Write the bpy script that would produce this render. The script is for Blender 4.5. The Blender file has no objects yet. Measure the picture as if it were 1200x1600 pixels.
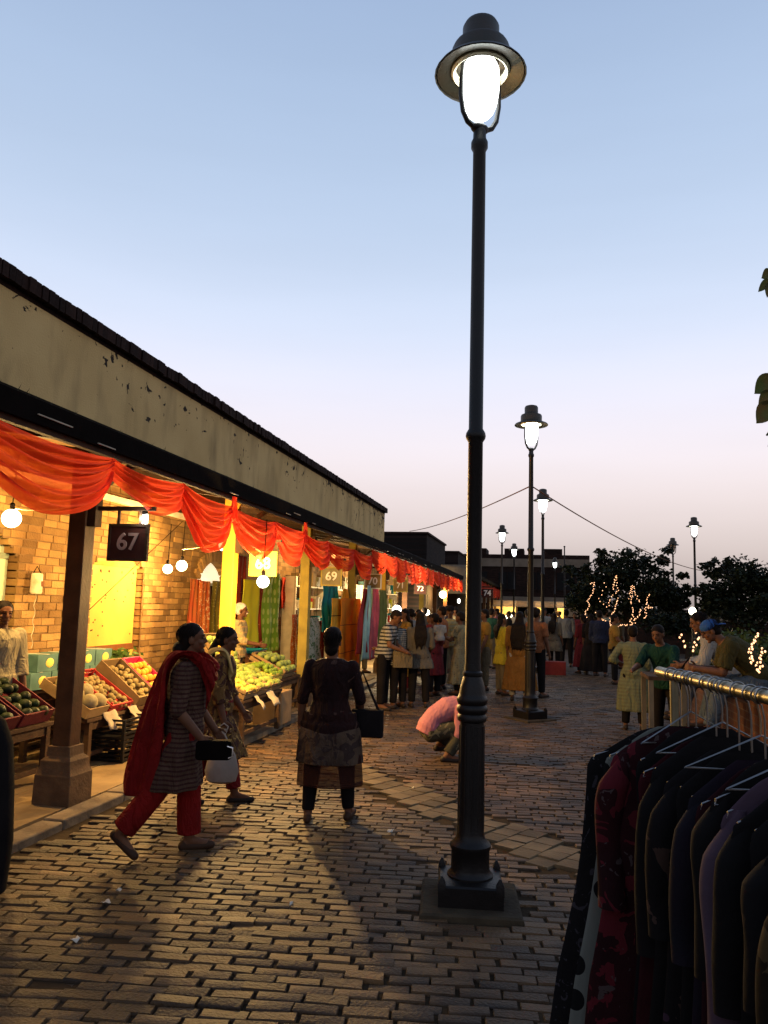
import bpy, math, random
from mathutils import Vector, Matrix, Quaternion
R = random.Random(7)
V = Vector
S = bpy.context.scene
COL = S.collection

# ------------------------------------------------------------------ camera
F_PX, PITCH, ROLL, YAW, CAM_H = 1200.0, math.radians(6.8), math.radians(1.55), math.radians(11.6), 1.72
FW = V((-math.sin(YAW) * math.cos(PITCH), math.cos(YAW) * math.cos(PITCH), math.sin(PITCH)))
_r0 = V((math.cos(YAW), math.sin(YAW), 0)); _u0 = _r0.cross(FW)
RT = _r0 * math.cos(ROLL) + _u0 * math.sin(ROLL)
UP = -_r0 * math.sin(ROLL) + _u0 * math.cos(ROLL)
CAM = V((0, 0, CAM_H))
cd = bpy.data.cameras.new('camera'); cam = bpy.data.objects.new('camera', cd); COL.objects.link(cam)
cd.sensor_fit = 'VERTICAL'; cd.sensor_height = 36; cd.lens = F_PX / 1600 * 36
cd.clip_start = 0.05; cd.clip_end = 2000
m = Matrix((RT, UP, -FW)).transposed().to_4x4(); m.translation = CAM; cam.matrix_world = m
S.camera = cam

# pixel of the 1200x1600 photograph -> point on a known surface
def ray(x, y): return FW + RT * ((x - 600) / F_PX) + UP * ((800 - y) / F_PX)
def on_z(x, y, z=0.0):
    d = ray(x, y); return CAM + d * ((z - CAM_H) / d.z)
def on_x(x, y, X):
    d = ray(x, y); return CAM + d * (X / d.x)
def on_y(x, y, Y):
    d = ray(x, y); return CAM + d * (Y / d.y)
def px(p):
    d = V(p) - CAM; z = d.dot(FW)
    return (600 + F_PX * d.dot(RT) / z, 800 - F_PX * d.dot(UP) / z, z)

# ------------------------------------------------------------------ sky and exposure
def lin(c): return tuple(((v / 255) / 12.92 if v / 255 <= .04045 else ((v / 255 + .055) / 1.055) ** 2.4) for v in c)
W = bpy.data.worlds.new('World'); S.world = W; W.use_nodes = True
wn, wl = W.node_tree.nodes, W.node_tree.links; wn.clear()
wo = wn.new('ShaderNodeOutputWorld'); bg = wn.new('ShaderNodeBackground'); wl.new(bg.outputs[0], wo.inputs[0])
tc = wn.new('ShaderNodeTexCoord'); sp = wn.new('ShaderNodeSeparateXYZ'); wl.new(tc.outputs['Generated'], sp.inputs[0])
rp = wn.new('ShaderNodeValToRGB'); wl.new(sp.outputs['Z'], rp.inputs[0])
rp.color_ramp.interpolation = 'B_SPLINE'
SKY = [(0.0, (146, 134, 132)), (.06, (205, 191, 188)), (.13, (234, 219, 218)), (.19, (242, 232, 237)), (.26, (235, 233, 247)),
       (.34, (213, 224, 246)), (.45, (189, 207, 233)), (.58, (169, 190, 220)), (.70, (152, 174, 208)), (1.0, (102, 127, 170))]
el = rp.color_ramp.elements
while len(el) < len(SKY): el.new(.5)
for e, (p, c) in zip(el, SKY): e.position = p; e.color = (*lin(c), 1)
# dusk sky of a sun just under the horizon: adds the warm side glow
nish = wn.new('ShaderNodeTexSky'); nish.sky_type = 'NISHITA'; nish.sun_disc = False
nish.sun_elevation = math.radians(0.6); nish.sun_rotation = math.radians(62); nish.dust_density = 2.0; nish.ozone_density = 2.0
mx = wn.new('ShaderNodeMix'); mx.data_type = 'RGBA'; mx.blend_type = 'ADD'; mx.inputs[0].default_value = 0.035
wl.new(rp.outputs[0], mx.inputs['A']); wl.new(nish.outputs[0], mx.inputs['B'])
# very faint streaks of high cloud
mpn = wn.new('ShaderNodeMapping'); mpn.inputs['Scale'].default_value = (1.2, 1.2, 9); wl.new(tc.outputs['Generated'], mpn.inputs[0])
cn = wn.new('ShaderNodeTexNoise'); cn.inputs['Scale'].default_value = 1.6; cn.inputs['Detail'].default_value = 5; wl.new(mpn.outputs[0], cn.inputs['Vector'])
cr_ = wn.new('ShaderNodeMapRange'); cr_.inputs[1].default_value = .3; cr_.inputs[2].default_value = .7; cr_.inputs[3].default_value = .98; cr_.inputs[4].default_value = 1.02; wl.new(cn.outputs[0], cr_.inputs[0])
sc_ = wn.new('ShaderNodeVectorMath'); sc_.operation = 'SCALE'; wl.new(mx.outputs['Result'], sc_.inputs[0]); wl.new(cr_.outputs[0], sc_.inputs['Scale'])
wl.new(sc_.outputs[0], bg.inputs[0]); bg.inputs[1].default_value = 1.06
S.view_settings.view_transform = 'Standard'; S.view_settings.look = 'None'
S.view_settings.exposure = 0; S.view_settings.gamma = 1; S.view_settings.use_curve_mapping = False
S.cycles.use_denoising = True; S.cycles.max_bounces = 6; S.cycles.transparent_max_bounces = 12
S.cycles.sample_clamp_indirect = 4

# ------------------------------------------------------------------ mesh helpers
class MB:
    def __init__(s): s.v = []; s.f = []
    def add(s, vs, fs):
        b = len(s.v); s.v += [tuple(p) for p in vs]; s.f += [tuple(i + b for i in f) for f in fs]; return s
    def box(s, c, d, rot=None):
        h = V(d) / 2; vs = []
        for z in (-1, 1):
            for x, y in ((-1, -1), (1, -1), (1, 1), (-1, 1)):
                p = V((x * h.x, y * h.y, z * h.z))
                if rot is not None: p = rot @ p
                vs.append(p + V(c))
        return s.add(vs, [(3, 2, 1, 0), (4, 5, 6, 7), (0, 1, 5, 4), (1, 2, 6, 5), (2, 3, 7, 6), (3, 0, 4, 7)])
    def bar(s, a, b, w, h, up=(0, 0, 1)):
        a, b = V(a), V(b); d = b - a; L = d.length; d.normalize()
        x = d.cross(V(up))
        if x.length < 1e-4: x = d.cross(V((0, 1, 0)))
        x.normalize(); z = x.cross(d)
        return s.box((a + b) / 2, (w, L, h), Matrix((x, d, z)).transposed())
    def rings(s, rs, cap=True, loop=True):
        n = len(rs[0]); vs = [p for r in rs for p in r]; fs = []
        for i in range(len(rs) - 1):
            for j in range(n if loop else n - 1):
                k = (j + 1) % n
                fs.append((i * n + j, i * n + k, (i + 1) * n + k, (i + 1) * n + j))
        if cap: fs.append(tuple(range(n - 1, -1, -1))); fs.append(tuple((len(rs) - 1) * n + j for j in range(n)))
        return s.add(vs, fs)
    def tube(s, path, rad, n=10, cap=True):
        path = [V(p) for p in path]
        if not hasattr(rad, '__len__'): rad = [rad] * len(path)
        t0 = (path[1] - path[0]).normalized(); x = t0.orthogonal().normalized(); rs = []
        for i, p in enumerate(path):
            t = (path[min(i + 1, len(path) - 1)] - path[max(i - 1, 0)]).normalized()
            x = (x - t * x.dot(t)).normalized(); y = t.cross(x)
            rs.append([p + (x * math.cos(a) + y * math.sin(a)) * rad[i] for a in [2 * math.pi * j / n for j in range(n)]])
        return s.rings(rs, cap)
    def cap(s, a, b, ra, rb, n=12):            # tapered capsule
        a, b = V(a), V(b); d = (b - a)
        if d.length < 1e-5: d = V((0, 0, 1e-4))
        d = d.normalized(); p = []; r = []
        for k in (1.45, 1.1, .7, .35, 0): p.append(a - d * ra * math.sin(k)); r.append(ra * math.cos(k))
        for k in (0, .35, .7, 1.1, 1.45): p.append(b + d * rb * math.sin(k)); r.append(rb * math.cos(k))
        return s.tube(p, r, n)
    def limb(s, pts, rad, n=12):
        for i in range(len(pts) - 1): s.cap(pts[i], pts[i + 1], rad[i], rad[i + 1], n)
        return s
    def lathe(s, prof, n=24, c=(0, 0, 0), cap=True):
        c = V(c)
        return s.rings([[c + V((r * math.cos(a), r * math.sin(a), z)) for a in [2 * math.pi * j / n for j in range(n)]] for r, z in prof], cap)
    def ell(s, c, r, n=14, m=9, rot=None):
        c = V(c); rs = []
        for i in range(m + 1):
            t = math.pi * (0.02 + .96 * i / m); ring = []
            for j in range(n):
                a = 2 * math.pi * j / n
                p = V((r[0] * math.sin(t) * math.cos(a), r[1] * math.sin(t) * math.sin(a), -r[2] * math.cos(t)))
                ring.append(c + (rot @ p if rot is not None else p))
            rs.append(ring)
        return s.rings(rs, True)
    def loft(s, rs, n=20, cap=True):           # rs: (centre, xvec, yvec)
        return s.rings([[V(c) + V(xv) * math.cos(a) + V(yv) * math.sin(a) for a in [2 * math.pi * j / n for j in range(n)]] for c, xv, yv in rs], cap)
    def prism(s, pts, M4, t):                  # outline in local XY, thickness along local Z
        n = len(pts); vs = [M4 @ V((x, y, 0)) for x, y in pts] + [M4 @ V((x, y, t)) for x, y in pts]
        return s.add(vs, [tuple(range(n - 1, -1, -1)), tuple(range(n, 2 * n))] + [(i, (i + 1) % n, n + (i + 1) % n, n + i) for i in range(n)])
    def grid(s, fn, nu, nv):
        vs = [fn(i / nu, j / nv) for i in range(nu + 1) for j in range(nv + 1)]; w = nv + 1
        return s.add(vs, [(i * w + j, i * w + j + 1, (i + 1) * w + j + 1, (i + 1) * w + j) for i in range(nu) for j in range(nv)])
    def mesh(s, name, mat, smooth=35):
        me = bpy.data.meshes.new(name); me.from_pydata(s.v, [], s.f); me.update()
        if mat: me.materials.append(mat)
        if smooth:
            for p in me.polygons: p.use_smooth = True
            me.set_sharp_from_angle(angle=math.radians(smooth))
        return me
    def build(s, name, mat, parent=None, smooth=35, bevel=0, solid=0, loc=None):
        o = bpy.data.objects.new(name, s.mesh(name, mat, smooth)); COL.objects.link(o)
        if parent: o.parent = parent
        if loc is not None: o.location = loc
        if bevel:
            b = o.modifiers.new('b', 'BEVEL'); b.width = bevel; b.segments = 2; b.limit_method = 'ANGLE'
        if solid:
            b = o.modifiers.new('s', 'SOLIDIFY'); b.thickness = solid; b.offset = 0
        return o
    def blob(s, name, mat, parent, vox, it=2, fac=.5):    # merged into one continuous skin
        o = s.build(name, mat, parent, smooth=0)
        b = o.modifiers.new('r', 'REMESH'); b.mode = 'VOXEL'; b.voxel_size = vox; b.use_smooth_shade = True
        if it:
            b = o.modifiers.new('m', 'SMOOTH'); b.iterations = it; b.factor = fac
        return o

def tag(o, label, cat, group=None):
    o['label'] = label; o['category'] = cat
    if group: o['group'] = group
    return o
def thing(name, label, cat, loc=(0, 0, 0), rz=0.0, group=None):
    o = bpy.data.objects.new(name, None); COL.objects.link(o); o.empty_display_size = .1
    o.location = loc; o.rotation_euler = (0, 0, rz)
    return tag(o, label, cat, group)
def struct(o): o['kind'] = 'structure'; return o
def inst(name, me, parent, loc, rot=(0, 0, 0), sc=(1, 1, 1)):
    o = bpy.data.objects.new(name, me); COL.objects.link(o); o.parent = parent
    o.location = loc; o.rotation_euler = rot; o.scale = sc
    return o

# ------------------------------------------------------------------ materials
_mc = {}
def M(name, c1, c2=None, rough=.85, scale=5, bump=.25, bscale=40, pats=(), metal=0, spec=.12, rnd=0, trans=0, sheen=0, world=False, wr=0):
    if name in _mc: return _mc[name]
    mt = bpy.data.materials.new(name); mt.use_nodes = True; n, l = mt.node_tree.nodes, mt.node_tree.links
    b = n['Principled BSDF']; b.inputs['Roughness'].default_value = rough; b.inputs['Metallic'].default_value = metal
    b.inputs['Specular IOR Level'].default_value = spec
    if sheen: b.inputs['Sheen Weight'].default_value = sheen
    co = n.new('ShaderNodeNewGeometry').outputs['Position'] if world else n.new('ShaderNodeTexCoord').outputs['Object']
    c2 = c2 or tuple(v * .72 for v in c1)
    nz = n.new('ShaderNodeTexNoise'); nz.inputs['Scale'].default_value = scale; nz.inputs['Detail'].default_value = 6; l.new(co, nz.inputs['Vector'])
    rmp = n.new('ShaderNodeMapRange'); rmp.inputs[1].default_value = .35; rmp.inputs[2].default_value = .65; l.new(nz.outputs[0], rmp.inputs[0])
    def mix(fac, a, bb, mode='MIX'):
        x = n.new('ShaderNodeMix'); x.data_type = 'RGBA'; x.blend_type = mode
        for sock, val in ((x.inputs[0], fac), (x.inputs['A'], a), (x.inputs['B'], bb)):
            if isinstance(val, bpy.types.NodeSocket): l.new(val, sock)
            elif isinstance(val, (tuple, list)): sock.default_value = (*val[:3], 1)
            else: sock.default_value = val
        return x.outputs['Result']
    def math_(op, a, bb=0.0):
        x = n.new('ShaderNodeMath'); x.operation = op
        for sock, val in zip(x.inputs, (a, bb)):
            if isinstance(val, bpy.types.NodeSocket): l.new(val, sock)
            else: sock.default_value = val
        return x.outputs[0]
    col = mix(rmp.outputs[0], c1, c2)
    sep = n.new('ShaderNodeSeparateXYZ'); l.new(co, sep.inputs[0])
    for p in pats:
        if p[0] == 'stripes':                   # axis, freq, colour, duty
            f = math_('FRACT', math_('MULTIPLY', sep.outputs[p[1]], p[2])); col = mix(math_('LESS_THAN', f, p[4]), col, p[3])
        elif p[0] == 'dots':                    # scale, colour, radius
            vo = n.new('ShaderNodeTexVoronoi'); vo.inputs['Scale'].default_value = p[1]; vo.inputs['Randomness'].default_value = p[4] if len(p) > 4 else .5; l.new(co, vo.inputs['Vector'])
            col = mix(math_('LESS_THAN', vo.outputs['Distance'], p[3]), col, p[2])
        elif p[0] == 'dots2':                   # flat dot lattice on cloth: scale, colour, radius, randomness
            cx = n.new('ShaderNodeCombineXYZ'); l.new(math_('ADD', sep.outputs[0], sep.outputs[1]), cx.inputs[0]); l.new(sep.outputs[2], cx.inputs[1])
            vo = n.new('ShaderNodeTexVoronoi'); vo.voronoi_dimensions = '2D'; vo.inputs['Scale'].default_value = p[1]; vo.inputs['Randomness'].default_value = p[4]; l.new(cx.outputs[0], vo.inputs['Vector'])
            col = mix(math_('LESS_THAN', vo.outputs['Distance'], p[3]), col, p[2])
        elif p[0] == 'print':                   # scale, colour, threshold
            q = n.new('ShaderNodeTexNoise'); q.inputs['Scale'].default_value = p[1]; q.inputs['Detail'].default_value = 3; q.inputs['Distortion'].default_value = 1.2; l.new(co, q.inputs['Vector'])
            col = mix(math_('GREATER_THAN', q.outputs[0], p[3]), col, p[2])
        elif p[0] == 'zband':                   # z below which the colour changes
            col = mix(math_('LESS_THAN', sep.outputs[2], p[1]), col, p[2])
        elif p[0] == 'brick':                   # colour pair handled by brick texture: swizzle, w, h, mortar colour
            cm = n.new('ShaderNodeCombineXYZ')
            for i, ax in enumerate(p[1]): l.new(sep.outputs['XYZ'.index(ax)], cm.inputs[i])
            bt = n.new('ShaderNodeTexBrick'); bt.inputs['Scale'].default_value = 1; bt.inputs['Brick Width'].default_value = p[2]; bt.inputs['Row Height'].default_value = p[3]
            bt.inputs['Mortar Size'].default_value = .007; bt.inputs['Color1'].default_value = (.55, .55, .55, 1); bt.inputs['Color2'].default_value = (1.25, 1.25, 1.25, 1); bt.inputs['Mortar'].default_value = (1, 1, 1, 1)
            l.new(cm.outputs[0], bt.inputs['Vector'])
            col = mix(1.0, col, bt.outputs['Color'], 'MULTIPLY'); col = mix(bt.outputs['Fac'], col, p[4])
    if rnd:
        oi = n.new('ShaderNodeObjectInfo'); ge = n.new('ShaderNodeNewGeometry')
        f = math_('FRACT', math_('ADD', oi.outputs['Random'], ge.outputs['Random Per Island']))
        v = math_('ADD', math_('MULTIPLY', f, rnd * 2), 1 - rnd)
        g = n.new('ShaderNodeCombineColor'); 
        for i in range(3): l.new(v, g.inputs[i])
        col = mix(1.0, col, g.outputs[0], 'MULTIPLY')
    if isinstance(col, bpy.types.NodeSocket): l.new(col, b.inputs['Base Color'])
    if bump:
        nb = n.new('ShaderNodeTexNoise'); nb.inputs['Scale'].default_value = bscale; nb.inputs['Detail'].default_value = 4; l.new(co, nb.inputs['Vector'])
        bp = n.new('ShaderNodeBump'); bp.inputs['Strength'].default_value = bump; bp.inputs['Distance'].default_value = .01
        l.new(nb.outputs[0], bp.inputs['Height']); l.new(bp.outputs[0], b.inputs['Normal'])
    if wr:                                      # soft cloth creases
        w1 = n.new('ShaderNodeTexNoise'); w1.inputs['Scale'].default_value = 7; w1.inputs['Detail'].default_value = 3; w1.inputs['Distortion'].default_value = 1.6
        mp = n.new('ShaderNodeMapping'); mp.inputs['Scale'].default_value = (1.6, 1.6, .7); mp.inputs['Rotation'].default_value = (.3, .5, .2); l.new(co, mp.inputs[0]); l.new(mp.outputs[0], w1.inputs['Vector'])
        wb_ = n.new('ShaderNodeBump'); wb_.inputs['Strength'].default_value = wr; wb_.inputs['Distance'].default_value = .07; l.new(w1.outputs[0], wb_.inputs['Height'])
        if bump: l.new(wb_.outputs[0], bp.inputs['Normal'])
        else: l.new(wb_.outputs[0], b.inputs['Normal'])
    if trans:
        out = n['Material Output']; tr = n.new('ShaderNodeBsdfTranslucent'); a = n.new('ShaderNodeMixShader'); a.inputs[0].default_value = trans[0]
        l.new(col, tr.inputs[0]); l.new(b.outputs[0], a.inputs[1]); l.new(tr.outputs[0], a.inputs[2])
        tp = n.new('ShaderNodeBsdfTransparent'); tp.inputs[0].default_value = (*trans[2], 1) if len(trans) > 2 else (1, 1, 1, 1); a2 = n.new('ShaderNodeMixShader'); a2.inputs[0].default_value = trans[1]
        l.new(a.outputs[0], a2.inputs[1]); l.new(tp.outputs[0], a2.inputs[2]); l.new(a2.outputs[0], out.inputs[0])
    _mc[name] = mt; return mt
def EM(name, c, s):
    if name in _mc: return _mc[name]
    mt = bpy.data.materials.new(name); mt.use_nodes = True; b = mt.node_tree.nodes['Principled BSDF']
    b.inputs['Base Color'].default_value = (.8, .8, .8, 1); b.inputs['Emission Color'].default_value = (*c, 1); b.inputs['Emission Strength'].default_value = s
    _mc[name] = mt; return mt
def EMG(name, c, s):                         # frosted bulb glass: glows and lets half of the filament light through
    if name in _mc: return _mc[name]
    mt = bpy.data.materials.new(name); mt.use_nodes = True; n, l = mt.node_tree.nodes, mt.node_tree.links; n.remove(n['Principled BSDF'])
    e = n.new('ShaderNodeEmission'); e.inputs[0].default_value = (*c, 1); e.inputs[1].default_value = s; t = n.new('ShaderNodeBsdfTransparent'); x = n.new('ShaderNodeMixShader'); x.inputs[0].default_value = .5
    l.new(t.outputs[0], x.inputs[1]); l.new(e.outputs[0], x.inputs[2]); l.new(x.outputs[0], n['Material Output'].inputs[0])
    _mc[name] = mt; return mt
def glow(parent, loc, col, watts, rad=.04):
    ld = bpy.data.lights.new('bulb_light', 'POINT'); ld.energy = watts; ld.color = col; ld.shadow_soft_size = rad
    o = bpy.data.objects.new('bulb_light', ld); COL.objects.link(o); o.parent = parent; o.location = loc; return o
WARM = (1.0, .62, .18)
# ================================================================== GROUND
m_bed = M('joint_dirt', (.022, .014, .007), (.036, .023, .012), rough=1, scale=3, bump=.5, bscale=30)
m_pave = M('paving_brick', (.088, .046, .0165), (.023, .0125, .0055), rough=.62, scale=1.9, bump=.9, bscale=60, rnd=.46, spec=.3, world=True)
m_slab = M('pale_slab', (.135, .10, .056), (.07, .051, .029), rough=.7, world=True, scale=2.5, bump=.6, bscale=40, rnd=.3)
m_far = M('far_paving', (.075, .046, .026), (.04, .026, .016), rough=.75, scale=.9, bump=.6, bscale=30, pats=[('brick', 'XYZ', .2045, .0785, (.03, .022, .015))])
m_kerb = M('kerb_stone', (.20, .155, .10), (.12, .09, .06), rough=.85, scale=6, bump=.7, bscale=30, rnd=.2)
m_floor = M('verandah_slab', (.22, .15, .07), (.15, .10, .05), rough=.7, scale=3, bump=.35, bscale=25, rnd=.16)
m_soil = M('ground_earth', (.06, .05, .035), rough=1, scale=.3, bump=.4, bscale=4)

g = MB().box((0, 250, -.2), (700, 700, .2)).build('ground', m_soil, smooth=0); struct(g)
bed = MB().box((1.4, 10.9, -.058), (10.2, 22.6, .09)).build('street_paving', m_bed, smooth=0); struct(bed)
fs = MB()
nx, ny = 24, 60
fs.grid(lambda u, v: V((-3.64 + u * 16, 22.15 + v * 40, -.004 + .004 * math.sin(u * 21 + v * 37))), nx, ny)
fs = fs.build('far_street', m_far, smooth=0); struct(fs)

BA = math.radians(7.5); ca, sa = math.cos(BA), math.sin(BA)
P0, P1 = V((-1.92, 8.0)), V((.35, 5.52))              # pale diagonal slab band
bd = (P1 - P0).normalized(); bn = V((-bd.y, bd.x))
def in_band(x, y, pad=0.0):
    q = V((x, y)) - P0; return abs(q.dot(bn)) < .27 + pad and q.dot(bd) > -.55
pave_m = []
for k in range(5):
    r_ = random.Random(k); L, Wd, Hh, c = .199, .0735, .05, .006 + .003 * r_.random()
    def j(a): return (r_.random() - .5) * a
    bot = [(-L / 2, -Wd / 2, -Hh), (L / 2, -Wd / 2, -Hh), (L / 2, Wd / 2, -Hh), (-L / 2, Wd / 2, -Hh)]
    mid = [(x + j(.006), y + j(.005), -.008) for x, y, _ in bot]
    mid2 = [(x * .985 + j(.004), y * .95 + j(.004), -.003 + j(.002)) for x, y, _ in bot]
    top = [(x * .965 + j(.008), y * .89 + j(.007), j(.003)) for x, y, _ in bot]
    pave_m.append(MB().rings([bot, mid, mid2, top]).mesh('paving_brick', m_pave, 50))
cells = []
for rI in range(-46, 330):
    yy0 = rI * .0785 + .4
    off = (rI % 2) * .102 + R.uniform(-.04, .04)
    for cI in range(-44, 58):
        xl = cI * .2045 + off + R.gauss(0, .004)
        x, y = xl * ca - yy0 * sa, xl * sa + yy0 * ca
        if not (-3.37 < x < 4.6 and .6 < y < 22.0) or in_band(x, y): continue
        if abs(x + .40) < .30 and abs(y - 4.75) < .30: continue      # lamp plinth
        X, Yp, z = px((x, y, 0))
        if z < .5: continue
        vis = -80 < X < 1280 and -50 < Yp < 1680
        if not vis and y > 6: continue
        cells.append((0 if vis else 1, z, x, y, X))
vis = sorted(c for c in cells if c[0] == 0 and c[4] < 930)
keep = set(vis[:300]); rest = MB()
for c in cells:
    _, z, x, y, X = c
    h = R.gauss(0, .0032) + .006 * math.sin(x * 1.7 + .5) * math.sin(y * 1.3); me = R.choice(pave_m)
    rot = (R.gauss(0, .022), R.gauss(0, .016), BA + R.gauss(0, .028)); s = (R.uniform(.88, 1.02), R.uniform(.86, 1.05), 1)
    if R.random() < .035: h -= .010
    if c in keep: inst('brick', me, bed, (x, y, h), rot, s)
    else:
        mt = Matrix.LocRotScale(V((x, y, h)), __import__('mathutils').Euler(rot), V(s))
        rest.add([mt @ v.co for v in me.vertices], [tuple(p.vertices) for p in me.polygons])
o = rest.build('brick_field', m_pave, bed, smooth=50); o['kind'] = 'stuff'
sl = .172; sm = MB().rings([[(-sl/2, -sl/2, -.05), (sl/2, -sl/2, -.05), (sl/2, sl/2, -.05), (-sl/2, sl/2, -.05)],
                            [(-sl/2, -sl/2, -.008), (sl/2, -sl/2, -.008), (sl/2, sl/2, -.008), (-sl/2, sl/2, -.008)],
                            [(-sl/2.08, -sl/2.1, 0), (sl/2.1, -sl/2.08, .002), (sl/2.08, sl/2.1, 0), (-sl/2.1, sl/2.08, -.002)]]).mesh('paving_slab', m_slab, 50)
ang = math.atan2(bd.y, bd.x) + math.radians(20)
ax, ay = V((math.cos(ang), math.sin(ang))), V((-math.sin(ang), math.cos(ang)))
for i in range(-6, 36):
    for jn in range(-14, 14):
        q = P0 + ax * (i * .177) + ay * (jn * .177 + (i % 2) * .08)
        if in_band(q.x, q.y, -.055): inst('paving_slab', sm, bed, (q.x, q.y, .007 + R.gauss(0, .003)), (R.gauss(0, .012), R.gauss(0, .012), ang + R.gauss(0, .02)))
# kerb stones along the arcade and the verandah floor
kb = MB().box((-3.57, 18.5, -.06), (.17, 35, .1)).build('kerb', m_bed, smooth=0); struct(kb)
y = 1.2
while y < 30:
    L = R.uniform(.75, .95)
    MB().box((0, 0, 0), (.18, L - .015, .13)).build('kerb_stone', m_kerb, kb, bevel=.012, loc=(-3.56 + R.gauss(0, .006), y + L / 2, -.015 + R.gauss(0, .004)))
    y += L
vf = MB().box((-4.6, 18, -.05), (1.9, 34, .1)).build('verandah_floor', m_bed, smooth=0); struct(vf)
slabs = MB().box((0, 0, 0), (.605, .605, .05)).mesh('floor_slab', m_floor, 0)
farsl = MB()
for i in range(3):
    for k in range(46):
        c = (-5.21 + i * .615, 2.2 + k * .615, .025 + R.gauss(0, .002))
        if k < 20: inst('floor_slab', slabs, vf, c, (R.gauss(0, .004), R.gauss(0, .004), 0))
        else: farsl.box(c, (.605, .605, .05))
o = farsl.build('floor_slabs_far', m_floor, vf, smooth=0); o['kind'] = 'stuff'

# ================================================================== ARCADE
XB, XP, XE = -5.5, -3.82, -3.3
m_brick = M('wall_brick', (.29, .175, .062), (.19, .105, .038), rough=.85, world=True, scale=2.2, bump=.8, bscale=45, rnd=.40)
m_mortar = M('wall_mortar', (.17, .105, .05), rough=1, scale=8, bump=.5)
m_brick_t = M('wall_brick_far', (.25, .14, .052), (.17, .09, .035), rough=.9, scale=2, bump=.5, pats=[('brick', 'YZX', .24, .085, (.15, .09, .045))])
m_coping = M('coping_brick', (.022, .010, .007), (.012, .006, .005), rough=.9, scale=4, bump=.8, bscale=30, rnd=.35)
m_wood = M('dark_timber', (.055, .03, .016), (.03, .017, .01), rough=.75, scale=9, bump=.4, bscale=60)
m_post = M('brown_post', (.085, .036, .014), (.05, .022, .009), rough=.6, scale=5, bump=.3)
m_posty = M('yellow_post', (.44, .27, .035), (.36, .21, .028), rough=.55, scale=4, bump=.2)
m_posto = M('olive_post', (.34, .26, .05), (.24, .18, .04), rough=.6, scale=5, bump=.25)
m_ped = M('pedestal_stone', (.13, .075, .036), (.08, .046, .024), rough=.8, scale=7, bump=.6, bscale=40)
m_ceil = M('ceiling_board', (.13, .075, .03), rough=.9, scale=6, bump=.3)
m_black = M('black_sheet', (.005, .0035, .003), rough=.85, scale=6, bump=.3, spec=.02)
m_skygap = M('sky_gap_strip', (.4, .35, .26), rough=.6, bump=.1)
m_yellow = M('yellow_door_paint', (.50, .34, .075), (.42, .27, .055), rough=.55, scale=1.6, bump=.25, bscale=14)
m_green = M('pale_green_door', (.42, .50, .36), (.34, .40, .30), rough=.6, scale=3, bump=.2, pats=[('dots', 7, (.05, .05, .04), .1, 1)])
m_white = M('cream_paint', (.72, .66, .5), rough=.6, bump=.1)
m_brown = M('brown_rail', (.16, .06, .02), rough=.7, bump=.2)

def plaster():
    mt = M('peeling_plaster', (.53, .375, .165), (.45, .31, .13), rough=.95, scale=1.3, bump=.5, bscale=70)
    n, l = mt.node_tree.nodes, mt.node_tree.links; b = n['Principled BSDF']; src = b.inputs['Base Color'].links[0].from_socket
    tc = n.new('ShaderNodeTexCoord'); sp = n.new('ShaderNodeSeparateXYZ'); l.new(tc.outputs['Object'], sp.inputs[0])
    def mm(op, a, bb=0.0, cc=0.0):
        x = n.new('ShaderNodeMath'); x.operation = op
        for s_, v_ in zip(x.inputs, (a, bb, cc)):
            if isinstance(v_, bpy.types.NodeSocket): l.new(v_, s_)
            else: s_.default_value = v_
        return x.outputs[0]
    nz = n.new('ShaderNodeTexNoise'); nz.inputs['Scale'].default_value = 8; nz.inputs['Detail'].default_value = 7; nz.inputs['Distortion'].default_value = .8; l.new(tc.outputs['Object'], nz.inputs['Vector'])
    big = n.new('ShaderNodeTexNoise'); big.inputs['Scale'].default_value = .75; big.inputs['Detail'].default_value = 3; l.new(tc.outputs['Object'], big.inputs['Vector'])
    band = n.new('ShaderNodeMapRange'); band.inputs[1].default_value = 3.45; band.inputs[2].default_value = 3.95; band.inputs[3].default_value = -.075; band.inputs[4].default_value = .035; l.new(sp.outputs['Z'], band.inputs[0])
    end = n.new('ShaderNodeMapRange'); end.inputs[1].default_value = 12; end.inputs[2].default_value = 19; end.inputs[3].default_value = 0; end.inputs[4].default_value = .09; l.new(sp.outputs['Y'], end.inputs[0])
    s1 = mm('ADD', mm('ADD', nz.outputs[0], band.outputs[0]), mm('ADD', end.outputs[0], mm('MULTIPLY', mm('SUBTRACT', big.outputs[0], .5), .5)))
    fl = n.new('ShaderNodeMapRange'); fl.inputs[1].default_value = .645; fl.inputs[2].default_value = .655; l.new(s1, fl.inputs[0])
    mx = n.new('ShaderNodeMix'); mx.data_type = 'RGBA'; l.new(fl.outputs[0], mx.inputs[0]); l.new(src, mx.inputs['A']); mx.inputs['B'].default_value = (.03, .022, .018, 1)
    gr = n.new('ShaderNodeTexNoise'); gr.inputs['Scale'].default_value = 3.5; gr.inputs['Detail'].default_value = 8; mp = n.new('ShaderNodeMapping'); mp.inputs['Scale'].default_value = (1, 1, .3); l.new(tc.outputs['Object'], mp.inputs[0]); l.new(mp.outputs[0], gr.inputs['Vector'])
    gm = n.new('ShaderNodeMapRange'); gm.inputs[1].default_value = .5; gm.inputs[2].default_value = .75; gm.inputs[4].default_value = .55; l.new(gr.outputs[0], gm.inputs[0])
    m2 = n.new('ShaderNodeMix'); m2.data_type = 'RGBA'; l.new(gm.outputs[0], m2.inputs[0]); l.new(mx.outputs['Result'], m2.inputs['A']); m2.inputs['B'].default_value = (.13, .095, .05, 1)
    l.new(m2.outputs['Result'], b.inputs['Base Color']); return mt

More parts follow.
